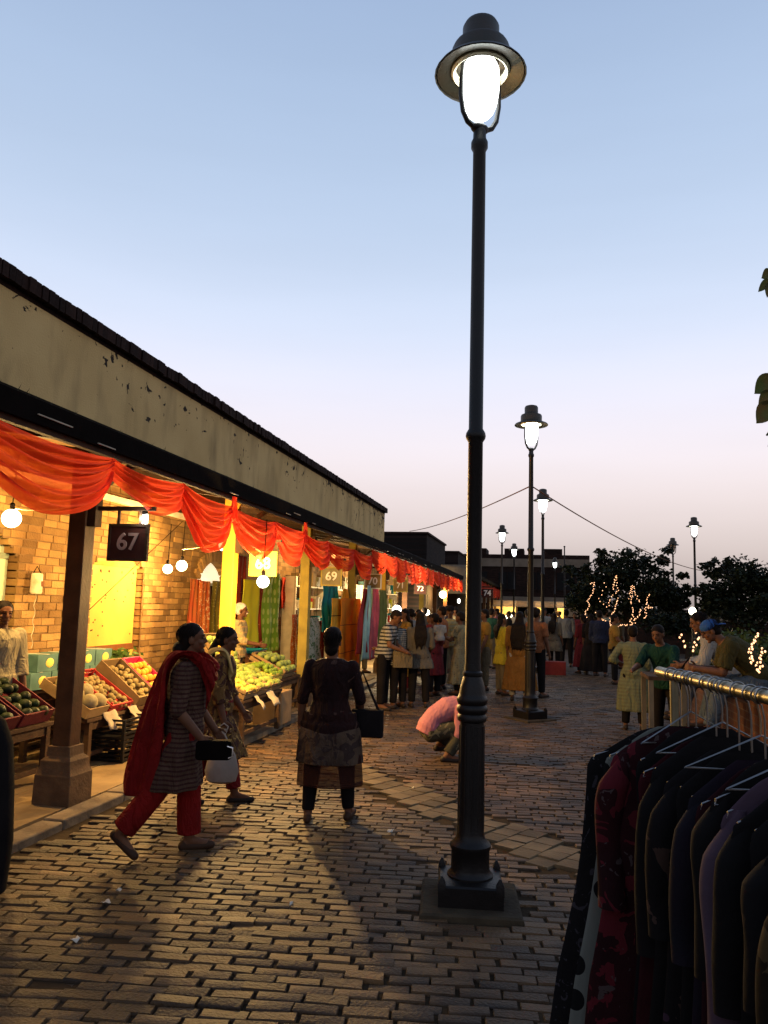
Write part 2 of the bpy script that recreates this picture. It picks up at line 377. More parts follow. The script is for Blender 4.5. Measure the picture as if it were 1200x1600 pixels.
AB = thing('arcade_building', 'long market arcade with peeling cream parapet and open shopfronts on the left', 'building', (XP, 5.86, 0))
def ab(o):                       # keep world coordinates under the building's empty
    o.parent = AB; o.location = V(o.location) - AB.location; return o
PEND = 19.1
ab(MB().box((-4.02, (PEND + 1.5) / 2, 3.55), (.24, PEND - 1.5, .86)).build('parapet_wall', plaster(), smooth=0))
cop = ab(MB().box((-4.02, (PEND + 1.5) / 2, 4.005), (.25, PEND - 1.5, .05)).build('coping', m_coping, smooth=0))
cbm = MB().box((0, 0, 0), (.34, .068, .115)).mesh('coping_brick', m_coping, 0)
y = 2.6
while y < PEND + .04:
    inst('coping_brick', cbm, cop, (-4.0 + R.gauss(0, .006), y, 4.075 + R.gauss(0, .002)), (R.gauss(0, .012), 0, R.gauss(0, .012)), (1, R.uniform(.98, 1.08), R.uniform(.97, 1.03))); y += .0775
# canopy: sloped sheet from the parapet foot to the eave, fascia, pale sky-gap strips
ROOF_END = 33.5
cm = MB()
for a, b in ((1.5, ROOF_END),):
    cm.add([(-3.92, a, 3.28), (XE, a, 3.0), (XE, b, 3.0), (-3.92, b, 3.28), (-3.92, a, 3.24), (XE, a, 2.96), (XE, b, 2.96), (-3.92, b, 3.24)],
           [(0, 1, 2, 3), (7, 6, 5, 4), (0, 4, 5, 1), (1, 5, 6, 2), (2, 6, 7, 3), (3, 7, 4, 0)])
can = ab(cm.build('canopy_roof', m_black, smooth=0))
ab(MB().bar((XE + .015, 1.5, 2.925), (XE + .015, ROOF_END, 2.925), .03, .16).build('fascia_board', m_black, smooth=0))
ab(MB().bar((XE - .03, 1.5, 2.83), (XE - .03, ROOF_END, 2.83), .05, .05).build('eave_rail', m_wood, smooth=0))
bm_ = MB().box((0, 0, 0), (.010, .30, .008)).mesh('sky_gap_strip', m_skygap, 0)  # pale strips stand in for bright sky showing through gaps at the eave
y = 3.5
while y < 24:
    if R.random() < .35: ab(inst('sky_gap', bm_, AB, (XE + .037, y, 2.905 + R.choice((0, -.045))), (0, 0, 0), (1, R.uniform(.4, 1.3), 1)))
    y += R.uniform(.35, .8)
moss = MB()                                   # weeds along the canopy foot
for k in range(260):
    y = R.uniform(3.6, 18.5); hgt = R.uniform(.02, .09) * (1.3 if R.random() < .15 else .7); c = V((XE + .0, y, 2.99)); d = V((R.uniform(-.03, .03), R.uniform(-.06, .06), hgt))
    moss.add([c + V((0, -.008, 0)), c + V((0, .008, 0)), c + d], [(0, 1, 2)])
o = ab(moss.build('weeds', M('dry_weed', (.03, .028, .015), bump=0), smooth=0)); o['kind'] = 'stuff'
# sloping ceiling of the verandah with rafters
cb = MB(); cb.add([(XE, 1.5, 2.95), (XB, 1.5, 3.28), (XB, ROOF_END, 3.28), (XE, ROOF_END, 2.95)], [(0, 1, 2, 3)])
ab(cb.build('ceiling', m_ceil, smooth=0, solid=.02))
for k in range(22): ab(MB().bar((XE, 2.0 + k * 1.07, 2.9), (XB, 2.0 + k * 1.07, 3.22), .06, .08).build('rafter', m_wood, smooth=0))
ab(MB().box((XB + .05, 15, 2.98), (.08, 29, .07)).build('wall_plate', m_white, smooth=0))
# back wall ---------------------------------------------------------
def opening(y, z):
    if 5.6 < y < 7.3:
        return z < 2.1 + min(7.3 - y, y - 5.6) * .95
    if 8.72 < y < 10.02:
        return z < 2.22 and (z < 2.08 or min(y - 8.72, 10.02 - y) > (z - 2.08) * .9)
    if 11.72 < y < 12.98:
        t = abs(y - 12.35) / .63; return z < 1.92 + .48 * math.sqrt(max(0, 1 - t ** 1.7))
    return False
bw = ab(MB().box((XB - .2, 7.4, 1.65), (.1, 12.2, 3.3)).build('back_wall', m_brown, smooth=0))
mo = MB(); st = .045; y = 3.0
while y < 13.6:
    z = 0
    while z < 3.25:
        if not opening(y + st / 2, z + st / 2): mo.add([(XB - .010, y, z), (XB - .010, y + st, z), (XB - .010, y + st, z + st), (XB - .010, y, z + st)], [(0, 1, 2, 3)])
        z += st
    y += st
o = ab(mo.build('mortar', m_mortar, None, smooth=0, solid=.012)); 
wb = []
for cI in range(38):
    z = .045 + cI * .0855; inter = []; y = 3.0; s0 = None
    while y < 13.6:
        op = opening(y, z)
        if not op and s0 is None: s0 = y
        if op and s0 is not None: inter.append((s0, y)); s0 = None
        y += .01
    if s0: inter.append((s0, 13.6))
    for a, b in inter:
        y = a - ((cI % 2) * .12 if a < 3.1 else 0); first = True
        while y < b - .02:
            L = .24 if not (first and cI % 2) else .12
            first = False; e = min(y + L, b)
            if e - y > .03: wb.append(((y + e) / 2, z, e - y - .012))
            y = e
wbm = [MB().box((0, 0, 0), (.15, 1, .074)).mesh('brick', m_brick, 0) for _ in range(1)][0]
def wkey(t):
    X, Y_, zz = px((XB, t[0], t[1])); return (not (0 < X < 470 and 740 < Y_ < 1100), zz)
wb.sort(key=wkey); rest = MB()
for i, (y, z, L) in enumerate(wb):
    loc = V((XB - .068 + R.gauss(0, .004), y + R.gauss(0, .002), z + R.gauss(0, .0015)))
    if i < 300:
        o = inst('brick', wbm, bw, loc, (R.gauss(0, .006), 0, R.gauss(0, .008)), (1, L, R.uniform(.93, 1.03)))
    else: rest.box(loc, (.15, L, .074))
o = rest.build('brick_courses', m_brick, bw, smooth=0); o['kind'] = 'stuff'
# doors in the openings
def part(mb, name, mat, parent=None, **k):
    o = mb.build(name, mat, **k)
    if parent is None: ab(o)
    else: o.parent = parent
    return o
d = part(MB().box((XB - .13, 9.37, 1.64), (.03, 1.28, 1.14)), 'door', m_yellow, smooth=0)
d['label'] = 'yellow painted shutter with nail heads'
part(MB().box((XB - .105, 9.37, 1.04), (.03, 1.28, .075)), 'door_rail', m_brown, d, smooth=0)
part(MB().box((XB - .115, 9.37, .54), (.04, 1.28, .9)), 'lower_panel', m_yellow, d, smooth=0)
part(MB().box((XB - .10, 9.37, 2.145), (.05, 1.28, .05)), 'lintel', M('lintel_wood', (.5, .3, .06), bump=.2), d, smooth=0)
nl = MB()
for k in range(26): nl.ell((XB - .112, R.uniform(8.8, 9.95), R.uniform(1.15, 2.05)), (.006, .012, .012), 6, 4)
for yy in (8.82, 9.1, 9.3, 9.62, 9.92): nl.ell((XB - .112, yy, 2.05), (.007, .02, .02), 6, 4)
part(nl, 'nail_heads', M('nail', (.08, .05, .03), bump=0), d)
d = part(MB().box((XB - .13, 6.45, 1.5), (.03, 1.7, 3.0)), 'door', m_green, smooth=0); d['label'] = 'pale green speckled door'
part(MB().box((XB - .11, 6.45, 2.12), (.03, 1.68, .06)), 'door_rail', M('grey_green', (.22, .27, .2)), d, smooth=0)
d = part(MB().box((XB - .12, 12.35, 2.2), (.02, 1.26, .42)), 'fanlight', EM('lit_fanlight', (1.0, .93, .66), .75), smooth=0)
vs = MB().box((0, 0, 0), (.19, .075, .2)).mesh('voussoir', m_brick, 0)
for sd in (-1, 1):
    for k in range(8):
        t_ = (k + .4) / 8; dz = .48 * math.sqrt(max(0, 1 - t_ ** 1.7)); t2 = t_ + .02; dz2 = .48 * math.sqrt(max(0, 1 - t2 ** 1.7)); sl_ = math.atan2(dz2 - dz, sd * .63 * .02)
        nrm = V((0, -math.sin(sl_), math.cos(sl_))); nrm = nrm if nrm.z > 0 or (nrm.y * sd > 0) else -nrm
        inst('voussoir', vs, d, V((XB - .055, 12.35 + sd * t_ * .63, 1.92 + dz)) + nrm * .06, (math.atan2(-nrm.y, nrm.z), 0, 0))
part(MB().box((XB - .10, 12.35, 1.97), (.05, 1.26, .05)), 'transom', m_white, d, smooth=0)
part(MB().box((XB - .14, 12.35, .98), (.02, 1.26, 1.9)), 'door_panel', m_brown, d, smooth=0)
ab(MB().box((XB - .1, 23.6, 1.65), (.2, 20, 3.3)).build('far_back_wall', m_brick_t, smooth=0))
# pillars with pedestals
pil_y = [5.86 - 3.22 + 3.22 * k for k in range(10)]
pm = [m_post, m_post, m_posty, m_posto, m_posto, m_posty, m_post, m_posto, m_post, m_post]
for k, yy in enumerate(pil_y):
    p = ab(MB().box((XP, yy, 1.75), (.155, .155, 2.52)).build('pillar', pm[k], bevel=.008, smooth=0))
    q = MB()
    q.rings([[(-h, -h, z), (h, -h, z), (h, h, z), (-h, h, z)] for h, z in ((.165, .0), (.16, .28), (.155, .285), (.135, .35), (.135, .39), (.105, .42), (.10, .50))])
    o = q.build('pedestal', m_ped, p, smooth=30, bevel=.006); o.location = V((XP, yy, 0))
    o = MB().box((0, 0, 0), (.10, .10, .5)).build('corbel', m_wood, p, smooth=0); o.location = V((XP + .10, yy, 2.55))
    o = MB().bar((0, 0, 0), (.42, 0, .28), .045, .05).build('brace', m_wood, p, smooth=0); o.location = V((XP + .1, yy, 2.6))

# ---------------------------------------------------------------- red swags
m_swag = M('red_voile', (.80, .105, .052), (.66, .07, .036), rough=.7, scale=3, bump=.1, wr=.5, trans=(.66, .24, (1, .42, .2)))
def swag(ya, yb, za, zb, zbot, label, X=XE + .03, seed=0, nv=72, nu=40, mat=None, group='red swags along the eave'):
    r_ = random.Random(seed); k = r_.uniform(4.5, 6.5); ph = r_.uniform(0, 6); sk = r_.uniform(-.10, .10); w = yb - ya; asym = r_.uniform(.9, 1.15)
    top_sag = .03 + .03 * r_.random(); dp = (za + zb) / 2 - zbot
    def fn(u, v):
        c = 4 * u * (1 - u); c = c ** .82
        gath = .07 + .10 * v                           # bundle at each tie
        uu = u + sk * v * math.sin(math.pi * u)
        y = ya + (uu * (1 - .0 * v)) * w
        z = za + (zb - za) * u - gath * v * (1 - c * .6) - c * (top_sag + (dp - top_sag) * (v ** asym))
        fold = math.sin(v * k * 2 * math.pi + ph + 1.3 * math.sin(u * 3 + ph)) * .030 * (.4 + c) + .014 * math.sin(v * k * 8.3 + u * 4 + ph)
        x = X + fold + .07 * c * math.sin(v * math.pi * .75) + .02 * v * math.sin(u * 12 + ph)
        return V((x, y, z))
    mb = MB().grid(fn, nu, nv)
    o = bpy.data.objects.new('swag', mb.mesh('swag', mat or m_swag, 180)); COL.objects.link(o)
    c0 = V((X, ya, za)); o.location = c0
    for v_ in o.data.vertices: v_.co -= c0
    return tag(o, label, 'drape', group)
SJ = [(-130, 640), (178, 716), (286, 755), (363, 790), (428, 815), (475, 830), (512, 845), (552, 858), (580, 868)]
SB = [(80, 788), (232, 789), (318, 852), (396, 866), (452, 877), (497, 884), (531, 886), (567, 900)]
SLB = ['wide sheer red swag above the leftmost bay, left of the number 67 sign', 'short gathered red swag directly above the number 67 sign', 'red swag hanging between the 67 sign and the yellow post',
       'red swag drooping in front of the number 68 sign bracket', 'red swag just right of the number 68 sign', 'red swag above the olive post left of the number 69 sign',
       'red swag right above the number 69 sign', 'red swag above the scarves, first right of sign 69']
for i in range(8):
    A, B, C = on_x(*SJ[i], XE + .03), on_x(*SJ[i + 1], XE + .03), on_x(*SB[i], XE + .06)
    if i == 0: A = V((XE + .03, 3.75, 2.83))
    swag(A.y, B.y, min(A.z, 2.86), min(B.z, 2.86), C.z, SLB[i], seed=i)
ORD = 'first second third fourth fifth sixth seventh eighth ninth tenth eleventh twelfth thirteenth fourteenth fifteenth sixteenth seventeenth eighteenth'.split()
y = on_x(*SJ[-1], XE).y
k = 0
while y < 32:
    swag(y, y + 1.27, 2.8, 2.8, 2.32 + R.uniform(-.06, .05), ORD[k] + ' small red swag beyond the scarves, counted along the eave', seed=20 + k, nu=16, nv=20, group='red swags above the crowd'); y += 1.27; k += 1
for i, t in ((3, .22), (5, .2)):
    A = on_x(*SJ[i], XE + .05)
    fn = lambda u, v: V((.02 * math.sin(v * 14 + u * 5) + .015, (v - .5) * (.06 + .14 * u) + .05 * u, -u * .26 - .05 * abs(v - .5) * u))
    o = MB().grid(fn, 12, 14).build('swag_tail', m_swag, smooth=180, loc=V((A.x, A.y, 2.82)))
    tag(o, 'short red cloth tail at the tie ' + ('beside the yellow post' if i == 3 else 'beside the olive post'), 'drape', None)
# ================================================================== SIGNS
def text_mb(txt, size, ext, off=0.0):
    cu = bpy.data.curves.new('t', 'FONT'); cu.body = txt; cu.size = size; cu.extrude = ext; cu.offset = off; cu.align_x = 'CENTER'; cu.align_y = 'CENTER'
    o = bpy.data.objects.new('t', cu); COL.objects.link(o); dg = bpy.context.evaluated_depsgraph_get()
    me = bpy.data.meshes.new_from_object(o.evaluated_get(dg)); mb = MB().add([v.co.copy() for v in me.vertices], [tuple(p.vertices) for p in me.polygons])
    bpy.data.objects.remove(o); return mb
def stand_text(mb, c, rz=0.0):                  # text plane XY -> upright, facing -Y
    q = Matrix.Rotation(rz, 3, 'Z') @ Matrix.Rotation(math.pi / 2, 3, 'X'); mb.v = [tuple(q @ V(p) + V(c)) for p in mb.v]; return mb
m_signd = M('maroon_board', (.055, .018, .014), rough=.6, bump=.15)
m_signl = M('tan_board', (.24, .15, .055), rough=.6, bump=.15)
m_signo = M('olive_board', (.20, .17, .09), rough=.6, bump=.15)
m_num = M('pale_numeral', (.74, .66, .58), rough=.5, bump=0)
m_numd = M('dull_numeral', (.42, .30, .26), rough=.5, bump=0)
def blade_sign(num, yy, board, frame, numm, label, zc=2.17, xc=.36, w=.34, h=.29):
    t = thing('shop_sign', label, 'sign', (XP + .08, yy, zc + h / 2 + .14), 0)
    b = MB().box((xc, 0, -.14 - h / 2), (w, .022, h)).build('board', board, t, smooth=0)
    fr = MB()
    for sx in (-1, 1): fr.box((xc + sx * (w / 2), 0, -.14 - h / 2), (.022, .034, h + .022))
    for sz in (-1, 1): fr.box((xc, 0, -.14 - h / 2 + sz * h / 2), (w - .022, .034, .022))
    fr.build('frame', frame, t, smooth=0)
    MB().box((xc - .06, 0, 0), (.58, .035, .035)).build('arm', m_wood, t, smooth=0)
    for sx in (-.1, .1): MB().box((xc + sx, 0, -.065), (.022, .014, .13)).build('strap', m_wood, t, smooth=0)
    stand_text(text_mb(num, .20, .004, .003), (xc, -.016, -.14 - h / 2)).build('numeral', numm, t, smooth=0)
    return t
blade_sign('67', pil_y[1], m_signd, m_wood, m_numd, 'dark maroon square sign reading 67 on the nearest pillar bracket')
blade_sign('68', pil_y[2], m_signl, m_posto, m_num, 'tan square sign reading 68 hung beside the yellow post')
blade_sign('69', pil_y[3], m_signo, m_posto, m_num, 'framed sign reading 69 hung beside the olive post', zc=2.14)
blade_sign('70', pil_y[4], m_signl, m_white, m_num, 'pale lit sign reading 70 above the hanging scarves')
blade_sign('71', pil_y[5], m_signl, m_posto, m_num, 'tan sign reading 71 above the striped shirts in the crowd')
blade_sign('72', pil_y[6], m_signd, m_wood, m_num, 'small dark sign reading 72 deep under the arcade')

# ================================================================== BULBS
def bulb(p, r, watts, label, e=9.0, col=WARM, drop=.35, shape=1.0, ec=(1, .86, .45), lightoff=(0, 0, 0)):
    p = V(p); t = thing('hanging_bulb', label, 'light bulb', p)
    MB().ell((0, 0, 0), (r, r, r * shape), 18, 12).build('globe', EMG('bulb_%g_%g' % (e, ec[2]), ec, e * 1.6), t)
    MB().lathe([(.016, r * shape * .85), (.022, r * shape * .9), (.022, r * shape + .05), (.012, r * shape + .06)], 12).build('socket', m_black, t)
    if drop: MB().tube([(0, 0, r * shape + .05), (0.01, .01, r * shape + .05 + drop)], .005, 6).build('cord', m_black, t)
    if watts:
        glow(t, lightoff, col, watts * 2, r * .7)
    return t
YEL = (1.0, .60, .20)
bulb(on_x(18, 810, -4.75), .085, 210, 'glaring yellow bulb hanging in the leftmost bay', col=YEL, drop=.5)
bulb(on_x(284, 884, -4.8), .075, 200, 'right-hand one of the paired bright bulbs beside sign 67', col=YEL, drop=.5)
bulb(on_x(262, 889, -4.95), .065, 110, 'left-hand one of the paired bright bulbs beside sign 67', col=YEL, drop=.5)
bulb(on_y(411, 909, 8.35), .07, 600, 'bright white bulb just below the number 68 sign', col=(1, .60, .20), drop=.6, ec=(1, .93, .7))
bulb(on_x(347, 851, -4.1), .045, 14, 'oval white bulb at the left edge of the yellow post', col=(1, .8, .5), drop=.4, shape=1.8, ec=(1, .97, .85), e=5)
bulb(on_x(521, 870, -4.4), .05, 190, 'bare bulb above the 69 sign under the canopy', col=(1, .68, .28), drop=.35)
bulb(on_x(620, 953, -3.85), .13, 420, 'large round white globe among the shoppers, left of the dark pillar', col=(1, .78, .45), drop=.5, ec=(1, .97, .82), e=6)
bulb(on_x(667, 957, -4.2), .11, 330, 'smaller round globe just right of the dark pillar above the crowd', col=(1, .78, .45), drop=.5, ec=(1, .95, .75), e=6)
bulb(on_x(692, 929, -3.9), .15, 330, 'yellow bulb under the far end of the swags', col=YEL, drop=.4)
bulb(on_x(717, 939, -3.9), .07, 0, 'tiny oval lamp at the far end of the arcade', drop=.3, shape=1.7, ec=(1, .97, .85), e=5)
bulb(on_x(588, 915, -4.6), .06, 140, 'bulb half hidden behind the number 70 sign', col=(1, .72, .35), drop=.4)
# small twin-tube lamp on the 67 bracket
t = thing('twin_tube_lamp', 'small white twin-tube lamp hung on the 67 sign bracket', 'lamp', (XP + .55, pil_y[1] + .03, 2.43))
for sx in (-.022, .022): MB().cap((sx, 0, -.03), (sx, 0, -.09), .017, .017, 10).build('tube', EM('cfl', (1, 1, .93), 6), t)
MB().lathe([(.03, -.02), (.035, 0), (.02, .03)], 12).build('holder', m_black, t)
glow(t, (0, -.05, -.06), (1, .95, .8), 5, .03)
# cords strung along the bays
def cord(a, b, sag, label, r=.004, mat=None, n=18):
    a, b = V(a), V(b); mb = MB().tube([a.lerp(b, i / n) - V((0, 0, sag * 4 * (i / n) * (1 - i / n))) - a for i in range(n + 1)], r, 5)
    return tag(mb.build('cord', mat or m_black, smooth=180, loc=a), label, 'cord')
m_cordp = M('pale_cord', (.55, .5, .35), bump=0)
cord(on_x(284, 872, -4.8) + V((0, 0, .5)) - V((0, 0, .38)), on_x(347, 846, -4.1), .02, 'pale twisted flex from the paired bulbs to the oval bulb', .006, m_cordp)
cord(on_x(134, 958, XB + .05), on_x(285, 815, XB + .35), .0, 'thin dark wire slanting across the yellow shutter', .005)
cord(on_x(25, 795, -4.75), on_x(115, 790, XB + .3), .03, 'short pale flex running right from the leftmost bulb', .006, m_cordp)
# white canister hanging on the brick pier
t = thing('wall_canister', 'white cylindrical canister hung on the brick wall left of the nearest pillar', 'canister', on_x(57, 912, XB + .09))
MB().lathe([(.055, -.11), (.065, -.09), (.06, .10), (.05, .115)], 16).build('shell', M('white_tin', (.75, .68, .48), (.5, .4, .25), scale=12, rough=.4), t)
MB().tube([(-.05, 0, .11), (0, -.01, .19), (.05, 0, .11)], .005, 6).build('handle', m_black, t)
MB().box((.055, .02, .0), (.02, .05, .06)).build('print_patch', m_brown, t, smooth=0)
MB().tube([(0, 0.02 * math.sin(k * 1.7), -.11 - .045 * k) for k in range(14)], .004, 5).build('dangling_cord', m_cordp, t)

# ================================================================== STREET LAMPS
m_iron = M('black_iron', (.006, .0045, .004), rough=.45, scale=8, bump=.25, bscale=90, spec=.22)
m_shade = M('lamp_shade_iron', (.022, .021, .014), (.034, .022, .013), rough=.45, scale=5, bump=.2, spec=.3)
m_conc = M('plinth_concrete', (.05, .037, .022), (.03, .022, .014), rough=.9, scale=6, bump=.8, bscale=30)
ZM = [(0, 0), (1.4, 1.37), (2.635, 2.78), (4.24, 4.84), (4.65, 5.23), (4.985, 5.62), (9, 9)]
def zmap(z):
    for (a, A), (b, B) in zip(ZM, ZM[1:]):
        if z <= b: return A + (B - A) * (z - a) / (b - a)
def lamp(loc, label, lit=1.0, rz=0.0, full=True, e=11, tall=False):
    t = thing('street_lamp', label, 'street lamp', loc, rz, 'cast iron street lamps')
    n = 28 if full else 14
    MB().rings([[(-h, -h, z), (h, -h, z), (h, h, z), (-h, h, z)] for h, z in ((.29, -.03), (.285, .018), (.27, .028))]).build('plinth', m_conc, t, smooth=30)
    q = MB().rings([[(-h, -h, z), (h, -h, z), (h, h, z), (-h, h, z)] for h, z in ((.185, .02), (.185, .135), (.175, .145), (.13, .155))])
    for sx in (-1, 1):
        for sy in (-1, 1): q.rings([[(sx * .165 + a * s, sy * .165 + b * s, z) for a, b in ((-.022, -.022), (.022, -.022), (.022, .022), (-.022, .022))] for s, z in ((1, .1), (1, .155), (.2, .195))])
    q.build('base_box', m_iron, t, smooth=30)
    MB().lathe([(.135, .14), (.135, .165), (.118, .18), (.112, .2), (.112, .30), (.12, .315), (.12, .335), (.105, .35), (.09, .37), (.083, .40), (.079, .5)], n).build('drum', m_iron, t)
    lower = MB().lathe([(.079, .38), (.077, .70), (.074, 1.02), (.074, 1.05), (.09, 1.06), (.094, 1.075), (.09, 1.09), (.084, 1.10), (.094, 1.115), (.098, 1.13), (.094, 1.145), (.086, 1.155), (.094, 1.17), (.098, 1.185), (.094, 1.20), (.086, 1.21), (.083, 1.225), (.078, 1.26), (.066, 1.30), (.058, 1.325), (.062, 1.335), (.062, 1.35), (.052, 1.36), (.049, 1.40)], n)
    if full:
        for k in range(12):                       # fluting
            a = 2 * math.pi * k / 12; lower.tube([(.0765 * math.cos(a), .0765 * math.sin(a), .42), (.073 * math.cos(a), .073 * math.sin(a), 1.03)], .007, 6)
    lower.build('lower_shaft', m_iron, t)
    MB().lathe([(.0475, 1.38), (.042, 2.6), (.055, 2.62), (.058, 2.635), (.055, 2.65), (.041, 2.67), (.035, 4.12), (.046, 4.14), (.046, 4.17), (.036, 4.19), (.034, 4.24)], n).build('upper_shaft', m_iron, t)
    y_ = MB().ell((0, 0, 4.25), (.055, .035, .035), 12, 8)
    for sx in (-1, 1): y_.tube([(sx * .02, 0, 4.24), (sx * .075, 0, 4.275), (sx * .112, 0, 4.34), (sx * .128, 0, 4.45), (sx * .128, 0, 4.57), (sx * .12, 0, 4.70)], [.016, .016, .015, .014, .013, .012], 10)
    y_.build('yoke', m_iron, t)
    MB().lathe([(.012, 4.325), (.05, 4.335), (.078, 4.37), (.097, 4.43), (.108, 4.51), (.112, 4.60), (.108, 4.68), (.09, 4.72)], n).build('globe', EM('lamp_globe_lit_%d' % e, (.93, 1.0, .97), e) if lit else M('frosted_globe', (.55, .4, .3), rough=.3, bump=0), t)
    MB().lathe([(.262, 4.652), (.266, 4.646), (.27, 4.652), (.255, 4.672), (.20, 4.695), (.172, 4.71), (.17, 4.73), (.17, 4.80), (.16, 4.82), (.115, 4.84), (.108, 4.855), (.108, 4.94), (.095, 4.965), (.05, 4.98), (.01, 4.982),
                ][0:], n, cap=False).build('shade', m_shade, t)
    MB().lathe([(.255, 4.655), (.19, 4.675), (.155, 4.69), (.15, 4.72), (.11, 4.73)], n, cap=False).build('reflector', m_shade, t)
    MB().lathe([(.168, 4.690), (.172, 4.668), (.160, 4.655), (.148, 4.664), (.148, 4.70)], n, cap=False).build('rim_ring', m_white, t)
    if tall:                                   # the nearest lamp is a taller pattern with a larger head
        for c in t.children:
            for v in c.data.vertices:
                k = 1 if v.co.z < 4.2 else 1.13
                if .35 < v.co.z < 1.37: k = .96
                elif 1.37 <= v.co.z < 4.3: k = 1 + .2 * (v.co.z - 1.4) / 2.8
                if c.name.startswith('yoke'): v.co = Matrix.Rotation(.5, 3, 'Z') @ v.co
                v.co = (v.co.x * k, v.co.y * k, zmap(v.co.z) if v.co.z > 0 else v.co.z)
    return t
def Lp(x, y, Y): p = on_y(x, y, Y); return (p.x, Y, 0)
lamp((-.40, 4.75, 0), 'tall lit iron street lamp in the foreground, its base nearest the camera', rz=.12, tall=True)
lamp((-.15, 12.4, 0), 'second lit street lamp, with a wire tied to its mast', rz=.7)
lamp(Lp(848, 900, 21.4), 'lit street lamp directly behind the wired mast, third in the row', rz=1.2, full=False)
lamp(Lp(784, 900, 31), 'lit street lamp seen between the two nearest masts', full=False)
lamp(Lp(803, 920, 40), 'small lit street lamp standing before the far brick building, left of the wired mast', full=False)
lamp(Lp(867, 920, 51), 'tiny lit street lamp right of the row against the dark building front', full=False)
lamp(Lp(866, 910, 62), 'unlit tiny lamp head behind the tiny lit lamp', lit=0, full=False)
lamp(Lp(1086, 900, 28), 'lit street lamp on the right above the gap between the two trees', rz=.5, full=False)
lamp(Lp(1052, 900, 36), 'unlit street lamp rising behind the fairy-lit tree', lit=0, full=False)
pL = V((-.15, 12.4, 3.66))
cord(on_y(640, 830, 27), pL, .12, 'sagging wire from the dark roof to the second lamp mast', .011, m_brown, 24)
cord(pL, on_y(1105, 893, 29), .25, 'long red-brown wire descending right from the second lamp mast', .011, m_brown, 30)
cord(on_y(1085, 882, 28), on_y(1230, 880, 30), .05, 'thin wire running right from the right-hand lamp', .008)
# ================================================================== STALLS
m_twood = M('stall_wood', (.075, .042, .02), (.04, .022, .012), rough=.8, scale=7, bump=.5, bscale=50)
m_crate = M('pale_crate_wood', (0.26, 0.174, 0.0806), (0.198, 0.124, 0.0558), rough=.85, scale=9, bump=.4)
m_carton = M('brown_carton', (0.223, 0.143, 0.062), rough=.85, scale=4, bump=.2)
m_redliner = M('red_liner', (.34, .03, .025), rough=.7, bump=.3)
m_maroon = M('maroon_crate', (.10, .015, .022), rough=.6, bump=.3)
m_pink = M('pink_paper', (.62, .04, .12), rough=.6, bump=.4, bscale=20)
m_paper = M('news_paper', (0.384, 0.322, 0.211), (0.31, 0.248, 0.161), rough=.9, bump=.3, pats=[('print', 30, (.3, .24, .15), .58)])
m_teal = M('teal_carton', (.10, .20, .17), (.06, .12, .11), rough=.6, bump=.1)
m_yel = M('yellow_sheet', (.70, .55, .10), rough=.6, bump=.3, bscale=10)
m_leaf = M('green_leaf', (.10, .17, .03), (.05, .10, .02), rough=.6, bump=.3, rnd=.4)
def table(label, x0, x1, y0, y1, h, name='stall_table', planks=5):
    c = V(((x0 + x1) / 2, (y0 + y1) / 2, 0)); t = thing(name, label, 'table', c); w, d = x1 - x0, y1 - y0
    for k in range(planks): MB().box((-w / 2 + (k + .5) * w / planks, 0, h - .02), (w / planks - .012, d + .06 + R.uniform(-.02, .02), .035)).build('plank', m_twood, t, smooth=0, bevel=.004)
    for sx in (-1, 1):
        for sy in (-1, 1): MB().box((sx * (w / 2 - .04), sy * (d / 2 - .04), (h - .04) / 2 + .025), (.055, .055, h - .04 - .05)).build('leg', m_twood, t, smooth=0)
    for sx in (-1, 1):
        MB().box((sx * (w / 2 - .04), 0, h - .08), (.03, d - .13, .075)).build('apron', m_twood, t, smooth=0)
        MB().box((sx * (w / 2 - .04), 0, .17), (.03, d - .13, .04)).build('stretcher', m_twood, t, smooth=0)
    for sy in (-1, 1): MB().box((0, sy * (d / 2 - .04), h - .08), (w - .13, .03, .075)).build('rail', m_twood, t, smooth=0)
    return t
table('low dark wooden stall table left of the nearest pillar', -5.05, -4.33, 5.55, 6.42, .58)
table('low dark wooden stall table right of the nearest pillar, loaded with fruit crates', -5.1, -4.32, 7.0, 8.75, .52)
table('wooden fruit table with spread legs in front of the yellow post', -4.35, -3.36, 8.62, 9.95, .56)
table('fruit table in front of the olive post behind the mango table', -4.6, -3.75, 10.6, 12.0, .56)
